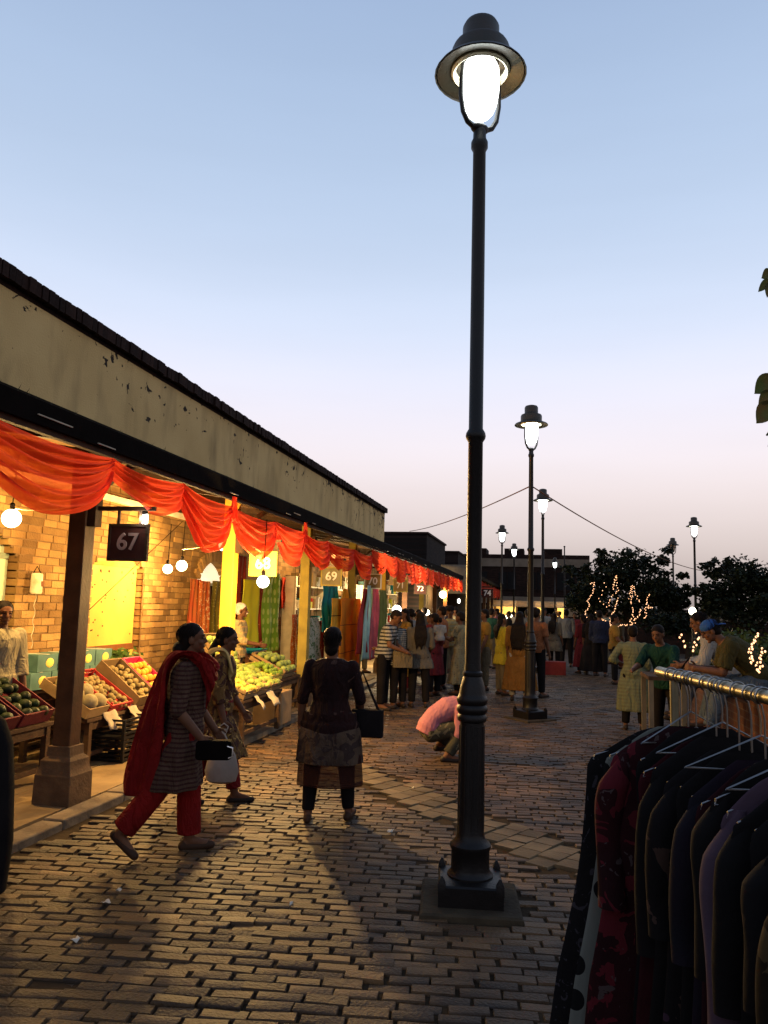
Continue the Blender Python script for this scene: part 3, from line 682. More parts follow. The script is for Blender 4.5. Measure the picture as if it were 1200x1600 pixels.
# fruit ------------------------------------------------------------
def fruit_mesh(n, r, mat, lump=0.0):
    mb = MB().ell((0, 0, 0), r, 10, 7); return mb.mesh(n, mat, 180)
FR = {
 'kiwi': (fruit_mesh('kiwi', (.032, .040, .032), M('kiwi_skin', (0.24, 0.18, 0.072), (0.18, 0.126, 0.048), rough=.8, rnd=.2, bump=.3)), .036),
 'melon': (fruit_mesh('melon', (.085, .085, .078), M('melon_skin', (0.276, 0.228, 0.12), (0.216, 0.168, 0.078), rough=.7, scale=14, bump=.5)), .085),
 'orange': (fruit_mesh('orange', (.048, .048, .046), M('orange_skin', (0.48, 0.252, 0.024), (0.42, 0.192, 0.018), rough=.5, rnd=.15, bump=.3, bscale=120)), .048),
 'avocado': (fruit_mesh('avocado', (.05, .068, .046), M('avocado_skin', (0.021, 0.033, 0.0108), (0.012, 0.018, 0.0072), rough=.5, rnd=.3, bump=.4)), .055),
 'mango': (fruit_mesh('mango', (.042, .062, .038), M('mango_skin', (0.396, 0.276, 0.036), (0.3, 0.252, 0.048), rough=.45, rnd=.15, bump=.15)), .05),
 'green_mango': (fruit_mesh('green_mango', (.042, .062, .038), M('green_mango_skin', (0.144, 0.204, 0.036), (0.216, 0.228, 0.048), rough=.45, rnd=.2, bump=.15)), .05),
 'lime': (fruit_mesh('lime', (.036, .036, .034), M('lime_skin', (0.168, 0.252, 0.024), (0.12, 0.192, 0.018), rough=.4, rnd=.15, bump=.2)), .036),
 'guava': (fruit_mesh('guava', (.05, .05, .048), M('guava_skin', (0.216, 0.276, 0.072), (0.168, 0.216, 0.054), rough=.5, rnd=.2, bump=.2)), .05),
}
def crate(label, c, w, d, h, tilt, rz, mat, kind='box', name='fruit_crate', wall=.014, cat='crate'):
    """open tray: local X across, local Y from low front to high back; tilted up at the back"""
    t = thing(name, label, cat, c, rz)
    q = Matrix.Rotation(tilt, 3, 'X')
    def B(n, cc, dd, m_=mat): MB().box(q @ V(cc), dd, q).build(n, m_, t, smooth=0)
    B('base', (0, d / 2, .008), (w, d, .014))
    if kind == 'slat':
        for z in (h * .32, h * .82):
            for sx in (-1, 1): B('slat', (sx * (w / 2 - wall / 2), d / 2, z), (wall, d, h * .32))
            for yy in (wall / 2, d - wall / 2): B('slat', (0, yy, z), (w - 2 * wall - .004, wall, h * .32))
        for sx in (-1, 1):
            for yy in (.02, d - .02): B('corner_post', (sx * (w / 2 - wall - .012), yy + (.012 if yy < .1 else -.012), h / 2 + .012), (.02, .02, h))
    else:
        for sx in (-1, 1): B('side', (sx * (w / 2 - wall / 2), d / 2, h / 2 + .015), (wall, d, h))
        for yy in (wall / 2, d - wall / 2): B('end', (0, yy, h / 2 + .015), (w - 2 * wall - .004, wall, h))
    t['_q'] = tilt; return t
def fill(t, kind, nx, ny, w, d, z, label, tilt, jit=.011, top=0, skip=0):
    me, r = FR[kind]; q = t.matrix_basis @ Matrix.Rotation(tilt, 4, 'X')
    for i in range(nx):
        for k in range(ny):
            if R.random() < skip: continue
            p = V((-w / 2 + (i + .5) * w / nx + R.gauss(0, jit), (k + .5) * d / ny + R.gauss(0, jit), z + r + abs(R.gauss(0, jit)) + top * (1 - abs(2 * (k + .5) / ny - 1))))
            o = bpy.data.objects.new(kind, me); COL.objects.link(o); o.location = q @ p; o.rotation_euler = (R.gauss(0, .3), R.gauss(0, .3), R.uniform(0, 6)); s = R.uniform(.9, 1.1); o.scale = (s, s, s)
            tag(o, label, kind.replace('_', ' ') if kind != 'guava' else 'fruit', label.replace(' in', 's in', 1))
RZ = math.pi / 2       # local +Y points to -X (towards the back wall)
def tray(label, y, x, z, w, d, h, tilt, mat, kind='box', rz=RZ): return crate(label, (x, y, z), w, d, h, math.radians(tilt), rz, mat, kind)
TA, TB = .58 + .004, .52 + .004
t = tray('maroon sided crate of dark green avocados at the left edge', 5.72, -4.36, TA, .42, .62, .11, 30, m_maroon); fill(t, 'avocado', 3, 5, .38, .58, .02, 'dark green avocado in the crate at the left edge', math.radians(30))
t = tray('maroon crate of dark fruit beside the nearest pillar', 6.18, -4.36, TA, .42, .62, .11, 30, m_maroon); fill(t, 'avocado', 3, 5, .38, .58, .02, 'dark avocado in the crate beside the nearest pillar', math.radians(30))
t = tray('crate of large tan melons just right of the nearest pillar', 7.12, -4.34, TB, .36, .6, .09, 28, m_crate); fill(t, 'melon', 2, 3, .32, .54, .02, 'large tan melon in the crate right of the pillar', math.radians(28))
t = tray('shallow red-lined crate of round kiwis', 7.55, -4.34, TB, .42, .6, .10, 33, m_redliner, 'slat'); fill(t, 'kiwi', 5, 7, .36, .52, .02, 'round kiwi in the red-lined crate', math.radians(33))
t = tray('tilted brown carton of kiwis beside the pink paper', 8.02, -4.34, TB, .40, .62, .13, 38, m_carton); fill(t, 'kiwi', 5, 7, .36, .56, .05, 'kiwi in the tilted brown carton', math.radians(38))
t = tray('crate of oranges lined with bright pink paper', 8.46, -4.34, TB, .40, .62, .12, 38, m_pink); fill(t, 'orange', 4, 5, .36, .56, .05, 'orange in the pink paper crate', math.radians(38))
# boxes behind, at the wall, on a shelf bench
table('plain wooden bench holding the fruit cartons against the wall', -5.42, -5.14, 6.9, 9.4, .72, 'wall_bench', 2)
m_kp = M('carton_fruit_print', (.72, .55, .12), rough=.5, bump=0)
for row in range(2):
    for k in range(5 - row):
        lab = ['leftmost', 'second', 'third', 'fourth', 'rightmost'][k] + (' teal fruit carton in the lower row behind the crates' if row == 0 else ' teal fruit carton in the upper row behind the crates')
        t = thing('fruit_carton', lab, 'carton', (-5.26, 7.35 + k * .36 + row * .1, .725 + row * .182), 0, 'teal printed cartons')
        MB().box((0, 0, .09), (.24, .345, .18)).build('box', m_teal, t, smooth=0, bevel=.004)
        MB().ell((.122, .03, .09), (.006, .07, .05), 12, 6).build('fruit_print', m_kp, t)
        MB().box((0, 0, .1805), (.242, .05, .003)).build('tape', m_white, t, smooth=0)
t = thing('yellow_sheet', 'yellow plastic sheet folded on the wall side left of the pillar', 'sheet', (-5.25, 6.35, .6))
def ysh(u, v): return V((-.20 + .42 * u, (v - .5) * 1.1, .22 + .10 * math.sin(v * 5 + 1) * (1 - .5 * u) - .24 * u * u + .012 * math.sin(v * 31 + u * 9)))
MB().grid(ysh, 20, 30).build('cloth', m_yel, t, smooth=180, solid=.006)
MB().box((0, 0, .10), (.34, 1.0, .2)).build('box_under', m_carton, t, smooth=0)
gr = MB()
for k in range(260):
    c = V((R.gauss(0, .09), R.gauss(0, .17), abs(R.gauss(0, .05)) + .02)); a = V((R.gauss(0, 1), R.gauss(0, 1), R.gauss(0, .6))).normalized() * .05; b = a.orthogonal().normalized() * .018
    gr.add([c - a, c + b, c + a, c - b], [(0, 1, 2, 3)])
t = thing('greens_bunch', 'bunch of leafy greens lying on the cartons under the yellow shutter', 'greens', (-5.26, 8.95, .92)); o = gr.build('leaves', m_leaf, t, smooth=0); o['kind'] = 'stuff'
t = MB().box((0, 0, .095), (.26, .5, .19)).build('carton', m_carton, smooth=0, loc=(-5.27, 8.95, .725)); tag(t, 'plain brown carton under the leafy greens', 'carton')
# newspaper sheets over the front edges
for k, (y, x, z, rz) in enumerate([(5.55, -4.27, .60, .2), (7.32, -4.27, .54, -.2), (7.78, -4.27, .545, .1), (9.0, -3.32, .575, .2), (9.45, -3.31, .575, -.1)]):
    fn = lambda u, v: V((-.13 + .17 * u + (.03 if u > .7 else 0), (v - .5) * .2, .012 - (max(0, u - .45) ** 1.2) * .34 + .008 * math.sin(v * 7 + k)))
    o = MB().grid(fn, 10, 6).build('newspaper', m_paper, smooth=180, solid=.002, loc=(x, y, z)); o.rotation_euler[2] = rz
    tag(o, 'newspaper sheet over the table edge ' + ['below the avocado crate', 'below the melon crate', 'below the kiwi crate', 'at the near side of the mango table', 'at the far side of the mango table'][k], 'paper')
# black plastic crates stacked under the table, bulky sacks
m_plast = M('black_plastic', (.012, .011, .011), rough=.4, bump=.1)
for k in range(2):
    t = thing('plastic_crate', ['lower', 'upper'][k] + ' black slatted plastic crate under the fruit table', 'crate', (-4.3, 7.55, .055 + k * .215))
    q = MB()
    for z in (.02, .065, .11, .155, .195):
        for sx in (-1, 1): q.box((sx * .17, 0, z), (.012, .46, .022)); q.box((0, sx * .23, z), (.328, .012, .022))
    q.build('slat_wall', m_plast, t, smooth=0)
    q = MB()
    for sx in (-1, 1):
        for sy in (-1, 1): q.box((sx * .165, sy * .225, .1), (.03, .03, .21))
    q.build('corner_post', m_plast, t, smooth=0); MB().box((0, 0, .005), (.33, .45, .01)).build('floor', m_plast, t, smooth=0)
t = MB().ell((0, 0, .15), (.2, .24, .17), 16, 10).build('sack', M('jute_sack', (.22, .15, .08), rough=1, bump=.6), loc=(-4.75, 7.35, .05)); tag(t, 'bulging jute sack under the fruit table', 'sack')
t = MB().box((0, 0, .11), (.3, .34, .22)).build('carton', m_carton, smooth=0, loc=(-4.9, 8.1, .05)); tag(t, 'brown carton in the shade under the fruit table', 'carton')
# mango table
TC = .56 + .004
t = tray('long crate of yellow mangoes on the near side of the mango table', 8.83, -3.38, TC, .42, .82, .10, 20, m_crate, 'slat'); fill(t, 'mango', 4, 7, .36, .74, .03, 'yellow mango in the near crate', math.radians(20))
t = tray('crate of yellow-green mangoes in the middle of the mango table', 9.27, -3.38, TC, .42, .82, .10, 20, m_crate, 'slat'); fill(t, 'green_mango', 4, 7, .36, .74, .03, 'green mango in the middle crate', math.radians(20))
t = tray('crate of green mangoes on the far side of the mango table', 9.71, -3.38, TC, .42, .82, .10, 20, m_carton, 'slat'); fill(t, 'green_mango', 4, 7, .36, .74, .03, 'green mango in the far crate', math.radians(20))
t = tray('yellow shallow basket of limes in front of the olive post', 10.9, -3.78, TC, .5, .5, .10, 16, m_yel, 'slat'); fill(t, 'lime', 6, 6, .44, .44, .04, 'green lime in the yellow basket', math.radians(16), top=.07)
t = tray('crate of pale green guavas behind the limes', 11.5, -3.8, TC, .55, .6, .12, 26, m_crate, 'slat'); fill(t, 'guava', 5, 5, .5, .54, .05, 'pale green guava in the crate behind the limes', math.radians(26), top=.06)
t = crate('woven basket of green fruit tipped up behind the mango table', (-4.32, 10.25, .78), .46, .50, .14, math.radians(48), RZ - .3, m_crate, 'slat', 'fruit_basket', cat='basket'); fill(t, 'guava', 4, 5, .4, .44, .06, 'green fruit in the tipped basket', math.radians(48), top=.05)
t = MB().box((0, 0, .36), (.5, .6, .72)).build('carton', m_carton, smooth=0, loc=(-4.6, 10.25, .05)); tag(t, 'tall brown box propping the tipped basket', 'carton')
t = MB().rings([[(sx * a, sy * b, z) for sx, sy in ((-1, -1), (1, -1), (1, 1), (-1, 1))] for a, b, z in ((.2, .3, 0), (.24, .34, .05), (.225, .325, .05), (.19, .29, .012))]).build('blue_tray', M('blue_plastic', (.02, .30, .46), rough=.35, bump=.05), smooth=30, loc=(-4.72, 12.1, .87)); tag(t, 'bright blue plastic tray beyond the guavas', 'tray')
table('small stand under the blue tray', -4.95, -4.5, 11.75, 12.45, .86, 'tray_stand', 3)
# box stand right of mango table (pale front)
t = MB().box((0, 0, .22), (.4, .45, .44)).build('wooden_box', M('box_ply', (.30, .19, .09), rough=.85), smooth=0, bevel=.01, loc=(-3.62, 10.35, .05)); tag(t, 'pale wooden box standing on the floor beyond the mango table', 'box')

# ================================================================== HANGING CLOTH
def hanging(label, xpx, ytop, ybot, wpx, X, mat, folds=5, amp=.02, cat='cloth', taper=1.0, lean=0.0, name='hanging_cloth', facing='X', seed=0, group=None):
    """cloth hung in the plane of constant X (facing the street) or of constant Y (facing down the street)"""
    a, b = on_x(xpx - wpx / 2, ytop, X), on_x(xpx + wpx / 2, ytop, X); c = on_x(xpx, ybot, X); top = (a + b) / 2
    if facing == 'Y': Yd = top.y; a, b = on_y(xpx - wpx / 2, ytop, Yd), on_y(xpx + wpx / 2, ytop, Yd); c = on_y(xpx, ybot, Yd); top = (a + b) / 2
    ax_ = V((0, 1, 0)) if facing == 'X' else V((1, 0, 0)); nx_ = V((1, 0, 0)) if facing == 'X' else V((0, -1, 0)); w = (b - a).dot(ax_); L = max(.3, top.z - max(c.z, .08)); r_ = random.Random(seed + int(xpx))
    ph = r_.uniform(0, 6)
    def fn(u, v):
        s = (v - .5) * w * (1 + (taper - 1) * u)
        return ax_ * (s + lean * u + .015 * math.sin(u * 6 + ph)) + nx_ * (amp * (.5 + u) * math.sin(v * folds * 6.283 + ph + .6 * math.sin(u * 4)) + .01 * math.sin(u * 9 + v * 5)) + V((0, 0, -L * u - .012 * math.sin(v * 9 + ph) * u))
    o = MB().grid(fn, 26, 12 * folds // 2 + 8).build(name, mat, smooth=180, solid=.004, loc=top)
    for sy in (-.4, .4):                       # strings up to the verandah ceiling
        zt = 2.96 + (-3.3 - X) * .15 - top.z
        if X > XB + .3 and zt > .05: MB().tube([ax_ * (sy * w), ax_ * (sy * w * .6) + V((0, 0, zt))], .0025, 5).build('string', m_black, o)
    return tag(o, label, cat, group)
m_c1 = M('red_print_cloth', (.42, .07, .03), (.34, .10, .03), rough=.8, scale=3, pats=[('dots', 16, (.62, .40, .16), .16)], trans=(.25, 0))
m_c2 = M('rust_print_cloth', (.46, .13, .035), (.38, .08, .03), rough=.8, scale=4, pats=[('print', 22, (.62, .45, .25), .60)], trans=(.25, 0))
m_c3 = M('olive_dot_cloth', (.20, .16, .03), rough=.8, pats=[('dots', 18, (.55, .5, .15), .17)], trans=(.25, 0))
m_c4 = M('lime_yellow_cloth', (.62, .60, .03), (.55, .55, .04), rough=.7, trans=(.4, 0))
m_c5 = M('leaf_green_cloth', (.26, .44, .04), (.2, .36, .03), rough=.7, pats=[('dots2', 6, (.5, .60, .12), .30, .25)], trans=(.35, 0))
m_c6 = M('orange_cloth', (.72, .27, .02), (.62, .21, .02), rough=.75, trans=(.4, 0), pats=[('stripes', 2, 1.9, (.25, .06, .02), .03)])
m_c7 = M('amber_cloth', (.74, .42, .04), rough=.75, trans=(.4, 0), pats=[('stripes', 2, 3.0, (.07, .03, .01), .05)])
m_c8 = M('teal_cloth', (.02, .30, .34), (.015, .2, .26), rough=.7, trans=(.3, 0))
m_c9 = M('white_print_cloth', (.55, .53, .38), rough=.8, pats=[('print', 14, (.10, .16, .05), .55)], trans=(.2, 0))
m_c10 = M('red_cloth', (.52, .05, .025), rough=.8, trans=(.35, 0))
m_c11 = M('maroon_cloth', (.26, .035, .022), rough=.8, trans=(.2, 0), pats=[('dots', 14, (.5, .25, .1), .13)])
m_aq = M('aqua_scarf', (.50, .72, .62), rough=.8, trans=(.35, 0)); m_pk = M('rose_scarf', (.62, .14, .15), rough=.8, trans=(.35, 0)); m_ol = M('olive_scarf', (.20, .22, .05), rough=.8, trans=(.3, 0)); m_rd = M('crimson_scarf', (.46, .05, .04), rough=.8, trans=(.35, 0))
hanging('rust curtain with gold dots at the left of the arched doorway', 305, 905, 1045, 18, XB + .06, m_c1, 3)
hanging('red brown patterned curtain in the middle of the arched doorway', 322, 908, 1045, 18, XB + .08, m_c2, 3, seed=1)
hanging('olive dotted curtain at the right of the arched doorway', 342, 908, 1045, 22, XB + .06, m_c3, 3, seed=2)
hanging('dark maroon dotted cloth hung right behind the yellow post', 375, 868, 1050, 20, -4.9, m_c11, 3)
hanging('plain lime yellow cloth hung below sign 68', 393, 906, 1010, 26, -4.55, m_c4, 2, .012)
hanging('narrow maroon dotted strip between the yellow and green cloths', 408, 920, 1012, 9, -4.75, m_c11, 2, seed=4)
hanging('leaf green cloth with pale round motifs below sign 68', 425, 895, 1018, 26, -4.5, m_c5, 2, .015)
hanging('white fringed red scarf on the brick wall', 450, 903, 950, 20, XB + .1, m_c10, 3)
hanging('white and green printed garment right of the olive post', 486, 965, 1035, 22, -4.0, m_c9, 3, taper=1.5)
hanging('dark printed garment between the white garment and the teal cloth', 500, 970, 1050, 16, -4.3, m_c11, 3, seed=8)
hanging('teal cloth hanging below sign 69', 515, 915, 985, 24, -4.0, m_c8, 3, .03)
hanging('amber cloth with dark border stripes', 530, 935, 1035, 22, -3.75, m_c7, 2, .012, lean=-.02)
hanging('wide orange cloth with red stripes', 549, 935, 1040, 32, -3.7, m_c6, 3, .014)
hanging('crimson scarf at the left of the hanging scarf bunch', 571, 920, 1020, 9, -3.45, m_rd, 2, taper=2.0, lean=-.35, seed=3)
hanging('pale aqua scarf in the middle of the scarf bunch', 578, 915, 1028, 9, -3.42, m_aq, 3, taper=1.8, lean=-.25, seed=4)
hanging('rose pink scarf in the middle of the scarf bunch', 588, 918, 1028, 10, -3.40, m_pk, 3, taper=1.5, lean=-.1, seed=5)
hanging('olive green scarf at the right of the scarf bunch', 598, 922, 1025, 12, -3.42, m_ol, 3, taper=1.1, seed=6)
for k, (xx, yy) in enumerate([(462, 960), (468, 950), (541, 920)]):
    hanging(['brown scarf hung by the brick pier', 'pale cream shirt hung left of the olive post', 'tall pointed amber hood of cloth above the orange cloth'][k], xx, yy, yy + (90 if k < 2 else 30), 9, -4.3 if k < 2 else -3.8, [m_c2, m_c9, m_c7][k], 2, seed=30 + k)
# goods and shelves deep in the far bays
for k in range(4):
    yy = 17.1 + k * 3.22
    t = thing('goods_shelf', 'lit shelf of small goods in the ' + ['bay just beyond the scarves', 'second bay beyond the scarves', 'third bay beyond the scarves', 'fourth bay beyond the scarves'][k], 'shelf', (-5.3, yy, 0.05))
    for z in (.5, 1.0, 1.5, 2.0): MB().box((0, 0, z), (.3, 2.4, .03)).build('board', m_white, t, smooth=0)
    for sy in (-1.18, 1.18): MB().box((0, sy, 1.1), (.3, .03, 2.2)).build('upright', m_white, t, smooth=0)
    for z in (.515, 1.015, 1.515, 2.015):
        y = -1.1
        while y < 1.05:
            w = R.uniform(.12, .3); h = R.uniform(.12, .34)
            MB().box((R.uniform(-.03, .04), y + w / 2, z + h / 2 + .002), (.2, w - .02, h)).build('goods', R.choice([m_carton, m_c4, m_c10, m_white, m_teal, m_paper, m_c8, m_signo]), t, smooth=0); y += w
# ================================================================== PEOPLE
m_skin = M('skin_brown', (.12, .052, .026), (.09, .038, .02), rough=.55, scale=10, bump=.08)
m_hair = M('black_hair', (.006, .0045, .004), (.011, .007, .005), rough=.6, spec=.05, scale=30, bump=.4, bscale=120)
m_hairw = M('white_hair', (.55, .5, .44), rough=.6, scale=30, bump=.4, bscale=120)
m_eye = M('dark_eye', (.02, .012, .01), rough=.2, bump=0)
m_shoe = M('dark_shoe', (.025, .017, .013), rough=.5, bump=.1)
m_sand = M('tan_sandal', (.045, .022, .012), rough=.6, bump=.1)
def rotx(a): return Matrix.Rotation(a, 3, 'X')
RAD = math.radians
class Flat:                                   # limb whose last end is cut flat (cuffs and hems)
    def __init__(s, mb): s.mb = mb
    def limb(s, pts, rad, n=14):
        if len(pts) > 2: s.mb.limb(pts[:-1], rad[:-1], n)
        a, b, ra_, rb_ = V(pts[-2]), V(pts[-1]), rad[-2], rad[-1]; d = (b - a).normalized()
        s.mb.tube([a - d * ra_ * .9, a - d * ra_ * .5, a, a.lerp(b, .5), b], [ra_ * .4, ra_ * .85, ra_, (ra_ + rb_) / 2, rb_], n); return s.mb
class Fig:
    """joints of a figure facing local +Y, in metres"""
    def __init__(s, H=1.62, w=1.0, lean=0, bend=0, aL=(4, 7, 12, 0), aR=(4, 7, 12, 0), lL=(0, 3, 0, 0), lR=(0, 3, 0, 0), head=(0, 0, 0), sit=None, side=0):
        k = s.k = H / 1.7; s.w = w; s.H = H
        def leg(sd, a):
            hip, ab_, kn, ft = [RAD(q) for q in a]; h0 = V((sd * .092 * w, 0, -.04))
            d1 = V((sd * math.sin(ab_), math.sin(hip) * math.cos(ab_), -math.cos(hip) * math.cos(ab_)))
            d2 = V((sd * math.sin(ab_) * .5, math.sin(hip - kn), -math.cos(hip - kn))).normalized()
            kn_ = h0 + d1 * .41; an = kn_ + d2 * .40
            fd = V((sd * .15, math.cos(ft), math.sin(ft))).normalized()
            toe = an + fd * .165 + V((0, 0, -.045 * math.cos(ft))); heel = an - fd * .045 + V((0, 0, -.045 * math.cos(ft)))
            return [h0, kn_, an, toe, heel]
        L, Rg = leg(-1, lL), leg(1, lR)
        low = min(min(p.z for p in L), min(p.z for p in Rg)) - .03
        P = V((0, 0, -low)) if sit is None else V((0, 0, sit / k))
        s.legs = [[(p + P) * k for p in q] for q in (L, Rg)]
        u1 = rotx(-RAD(lean)) ; u2 = rotx(-RAD(lean + bend * .6)); u3 = rotx(-RAD(lean + bend)); sd_ = Matrix.Rotation(RAD(side), 3, 'Y')
        u1, u2, u3 = sd_ @ u1, sd_ @ u2, sd_ @ u3
        Z = V((0, 0, 1)); s.u = (u1, u2, u3)
        s.P = P * k; s.waist = s.P + u1 @ Z * .13 * k; s.chest = s.waist + u2 @ Z * .20 * k; s.neck = s.chest + u3 @ Z * .19 * k
        hy, hp, hr = [RAD(q) for q in head]
        s.hm = u3 @ rotx(RAD(lean + bend) * .8) @ Matrix.Rotation(-hy, 3, 'Z') @ rotx(-hp) @ Matrix.Rotation(hr, 3, 'Y')
        s.hc = s.neck + (u3 @ Z * .055 + s.hm @ V((0, .015, .085))) * k
        s.arms = []
        for sd, a in ((-1, aL), (1, aR)):
            sw, ab_, eb, inn = [RAD(q) for q in a]
            sh = s.chest + u3 @ V((sd * .172 * w, -.005, .108)) * k
            d1 = V((sd * math.sin(ab_), math.sin(sw) * math.cos(ab_), -math.cos(sw) * math.cos(ab_)))
            d2 = V((sd * math.sin(ab_) * .6 - sd * math.sin(inn), math.sin(sw + eb) * math.cos(inn), -math.cos(sw + eb) * math.cos(inn))).normalized()
            e = sh + d1 * .285 * k; wr = e + d2 * .245 * k; s.arms.append([sh, e, wr, wr + d2 * .08 * k, d2])
    def torso(s, mb, inf=0.0, lo=0, belly=0.0, n=20):
        k, w = s.k, s.w; u1, u2, u3 = s.u
        def ring(c, u, rx, ry): return (c, u @ V(((rx * w + inf) * k, 0, 0)), u @ V((0, (ry * (.5 + .5 * w) + inf) * k, 0)))
        X = u1 @ V((0, 0, 1)) * k; X2 = u2 @ V((0, 0, 1)) * k; X3 = u3 @ V((0, 0, 1)) * k
        rs = [ring(s.P - X * .09, u1, .10, .085), ring(s.P - X * .05, u1, .15, .115), ring(s.P + X * .02, u1, .16, .122), ring(s.P + X * .08, u1, .145, .108),
              ring(s.waist, u2, .128, .097 + belly), ring(s.waist + X2 * .10, u2, .138, .103 + belly * .6), ring(s.chest, u2, .155, .115), ring(s.chest + X3 * .08, u3, .165, .108), ring(s.chest + X3 * .125, u3, .158, .088), ring(s.chest + X3 * .155, u3, .115, .072), ring(s.chest + X3 * .18, u3, .06, .056)]
        return mb.loft(rs[lo:], n)
    def armv(s, mb, i, r=(.050, .043, .030), inf=0.0, frac=2.0, flat=False):
        a = s.arms[i]; k = s.k; mb = Flat(mb) if flat else mb
        if frac <= 1: e = a[0].lerp(a[1], frac); return mb.limb([a[0], e], [(r[0] + inf) * k, (r[0] + (r[1] - r[0]) * frac + inf) * k])
        w_ = a[1].lerp(a[2], frac - 1); return mb.limb([a[0], a[1], w_], [(r[0] + inf) * k, (r[1] + inf) * k, (r[2] + (r[1] - r[2]) * (2 - frac) + inf) * k])
    def legv(s, mb, i, r=(.082, .056, .038), inf=0.0, frac=2.0, flat=False):
        a = s.legs[i]; k = s.k; mb = Flat(mb) if flat else mb; w = .6 + .4 * s.w
        if frac <= 1: e = a[0].lerp(a[1], frac); return mb.limb([a[0], e], [(r[0] * w + inf) * k, (r[1] * w + (r[0] - r[1]) * (1 - frac) + inf) * k])
        e = a[1].lerp(a[2], frac - 1); return mb.limb([a[0], a[1], e], [(r[0] * w + inf) * k, (r[1] * w + inf) * k, (r[2] + inf) * k])
    def hand(s, mb, i, curl=.5, fine=True):
        sh, e, wr, tip, d = s.arms[i]; k = s.k; sd = -1 if i == 0 else 1
        pn = V((-sd, 0, 0)) - d * V((-sd, 0, 0)).dot(d)                # palm faces the body
        pn = pn.normalized() if pn.length > .05 else V((0, 0, -1)); sx = d.cross(pn).normalized()
        if sx.dot(V((0, 1, 0))) < 0 and sx.dot(V((0, 0, 1))) < .5: sx = -sx
        mb.cap(wr, wr + d * .03 * k, .024 * k, .027 * k, 10)
        for q in (-.6, 0, .6): mb.cap(wr + (d * .025 + sx * q * .03) * k, wr + (d * .085 + sx * q * .036) * k, .015 * k, .0125 * k, 8)
        if not fine: mb.cap(wr + d * .08 * k, wr + (d * .13 + pn * .05 * curl) * k, .026 * k, .018 * k, 8); return
        for q, L in ((-1, .062), (-.33, .078), (.33, .084), (1, .074)):
            p0 = wr + (d * .088 + sx * q * .029) * k; d1 = (d + pn * curl * .7).normalized(); p1 = p0 + d1 * L * .5 * k; d2 = (d * (1 - curl) + pn * curl * 1.6).normalized(); p2 = p1 + d2 * L * .5 * k
            mb.limb([p0, p1, p2], [.0095 * k, .0088 * k, .0075 * k], 8)
        p0 = wr + (d * .03 + sx * .028) * k; p1 = p0 + (d * .03 + sx * .026 + pn * .012) * k; p2 = p1 + (d * .03 + sx * .004 + pn * .016) * k
        mb.limb([p0, p1, p2], [.0125 * k, .0105 * k, .0085 * k], 8)
    def H_(s, p): return s.hc + s.hm @ V(p) * s.k
    def headv(s, mb):
        k = s.k; q = s.hm
        mb.ell(s.H_((0, -.008, .028)), (.073 * k, .09 * k, .083 * k), 20, 14, q); mb.ell(s.H_((0, .018, -.042)), (.056 * k, .066 * k, .066 * k), 18, 12, q)
        mb.ell(s.H_((0, .066, -.093)), (.024 * k, .02 * k, .018 * k), 12, 8, q); mb.ell(s.H_((0, .079, -.058)), (.024 * k, .011 * k, .011 * k), 12, 8, q)
        mb.cap(s.H_((0, .080, .012)), s.H_((0, .098, -.024)), .0085 * k, .0125 * k, 10); mb.ell(s.H_((0, .086, -.030)), (.017 * k, .012 * k, .009 * k), 10, 6, q)
        mb.ell(s.H_((0, .074, .024)), (.045 * k, .013 * k, .009 * k), 12, 6, q)
        for sx in (-1, 1):
            mb.ell(s.H_((sx * .072, -.008, -.012)), (.011 * k, .02 * k, .032 * k), 10, 8, q); mb.ell(s.H_((sx * .036, .058, -.028)), (.022 * k, .02 * k, .02 * k), 10, 8, q)
        mb.cap(s.neck - (s.u[2] @ V((0, 0, .04))) * k, s.H_((0, -.012, -.045)), .054 * k, .05 * k, 14)
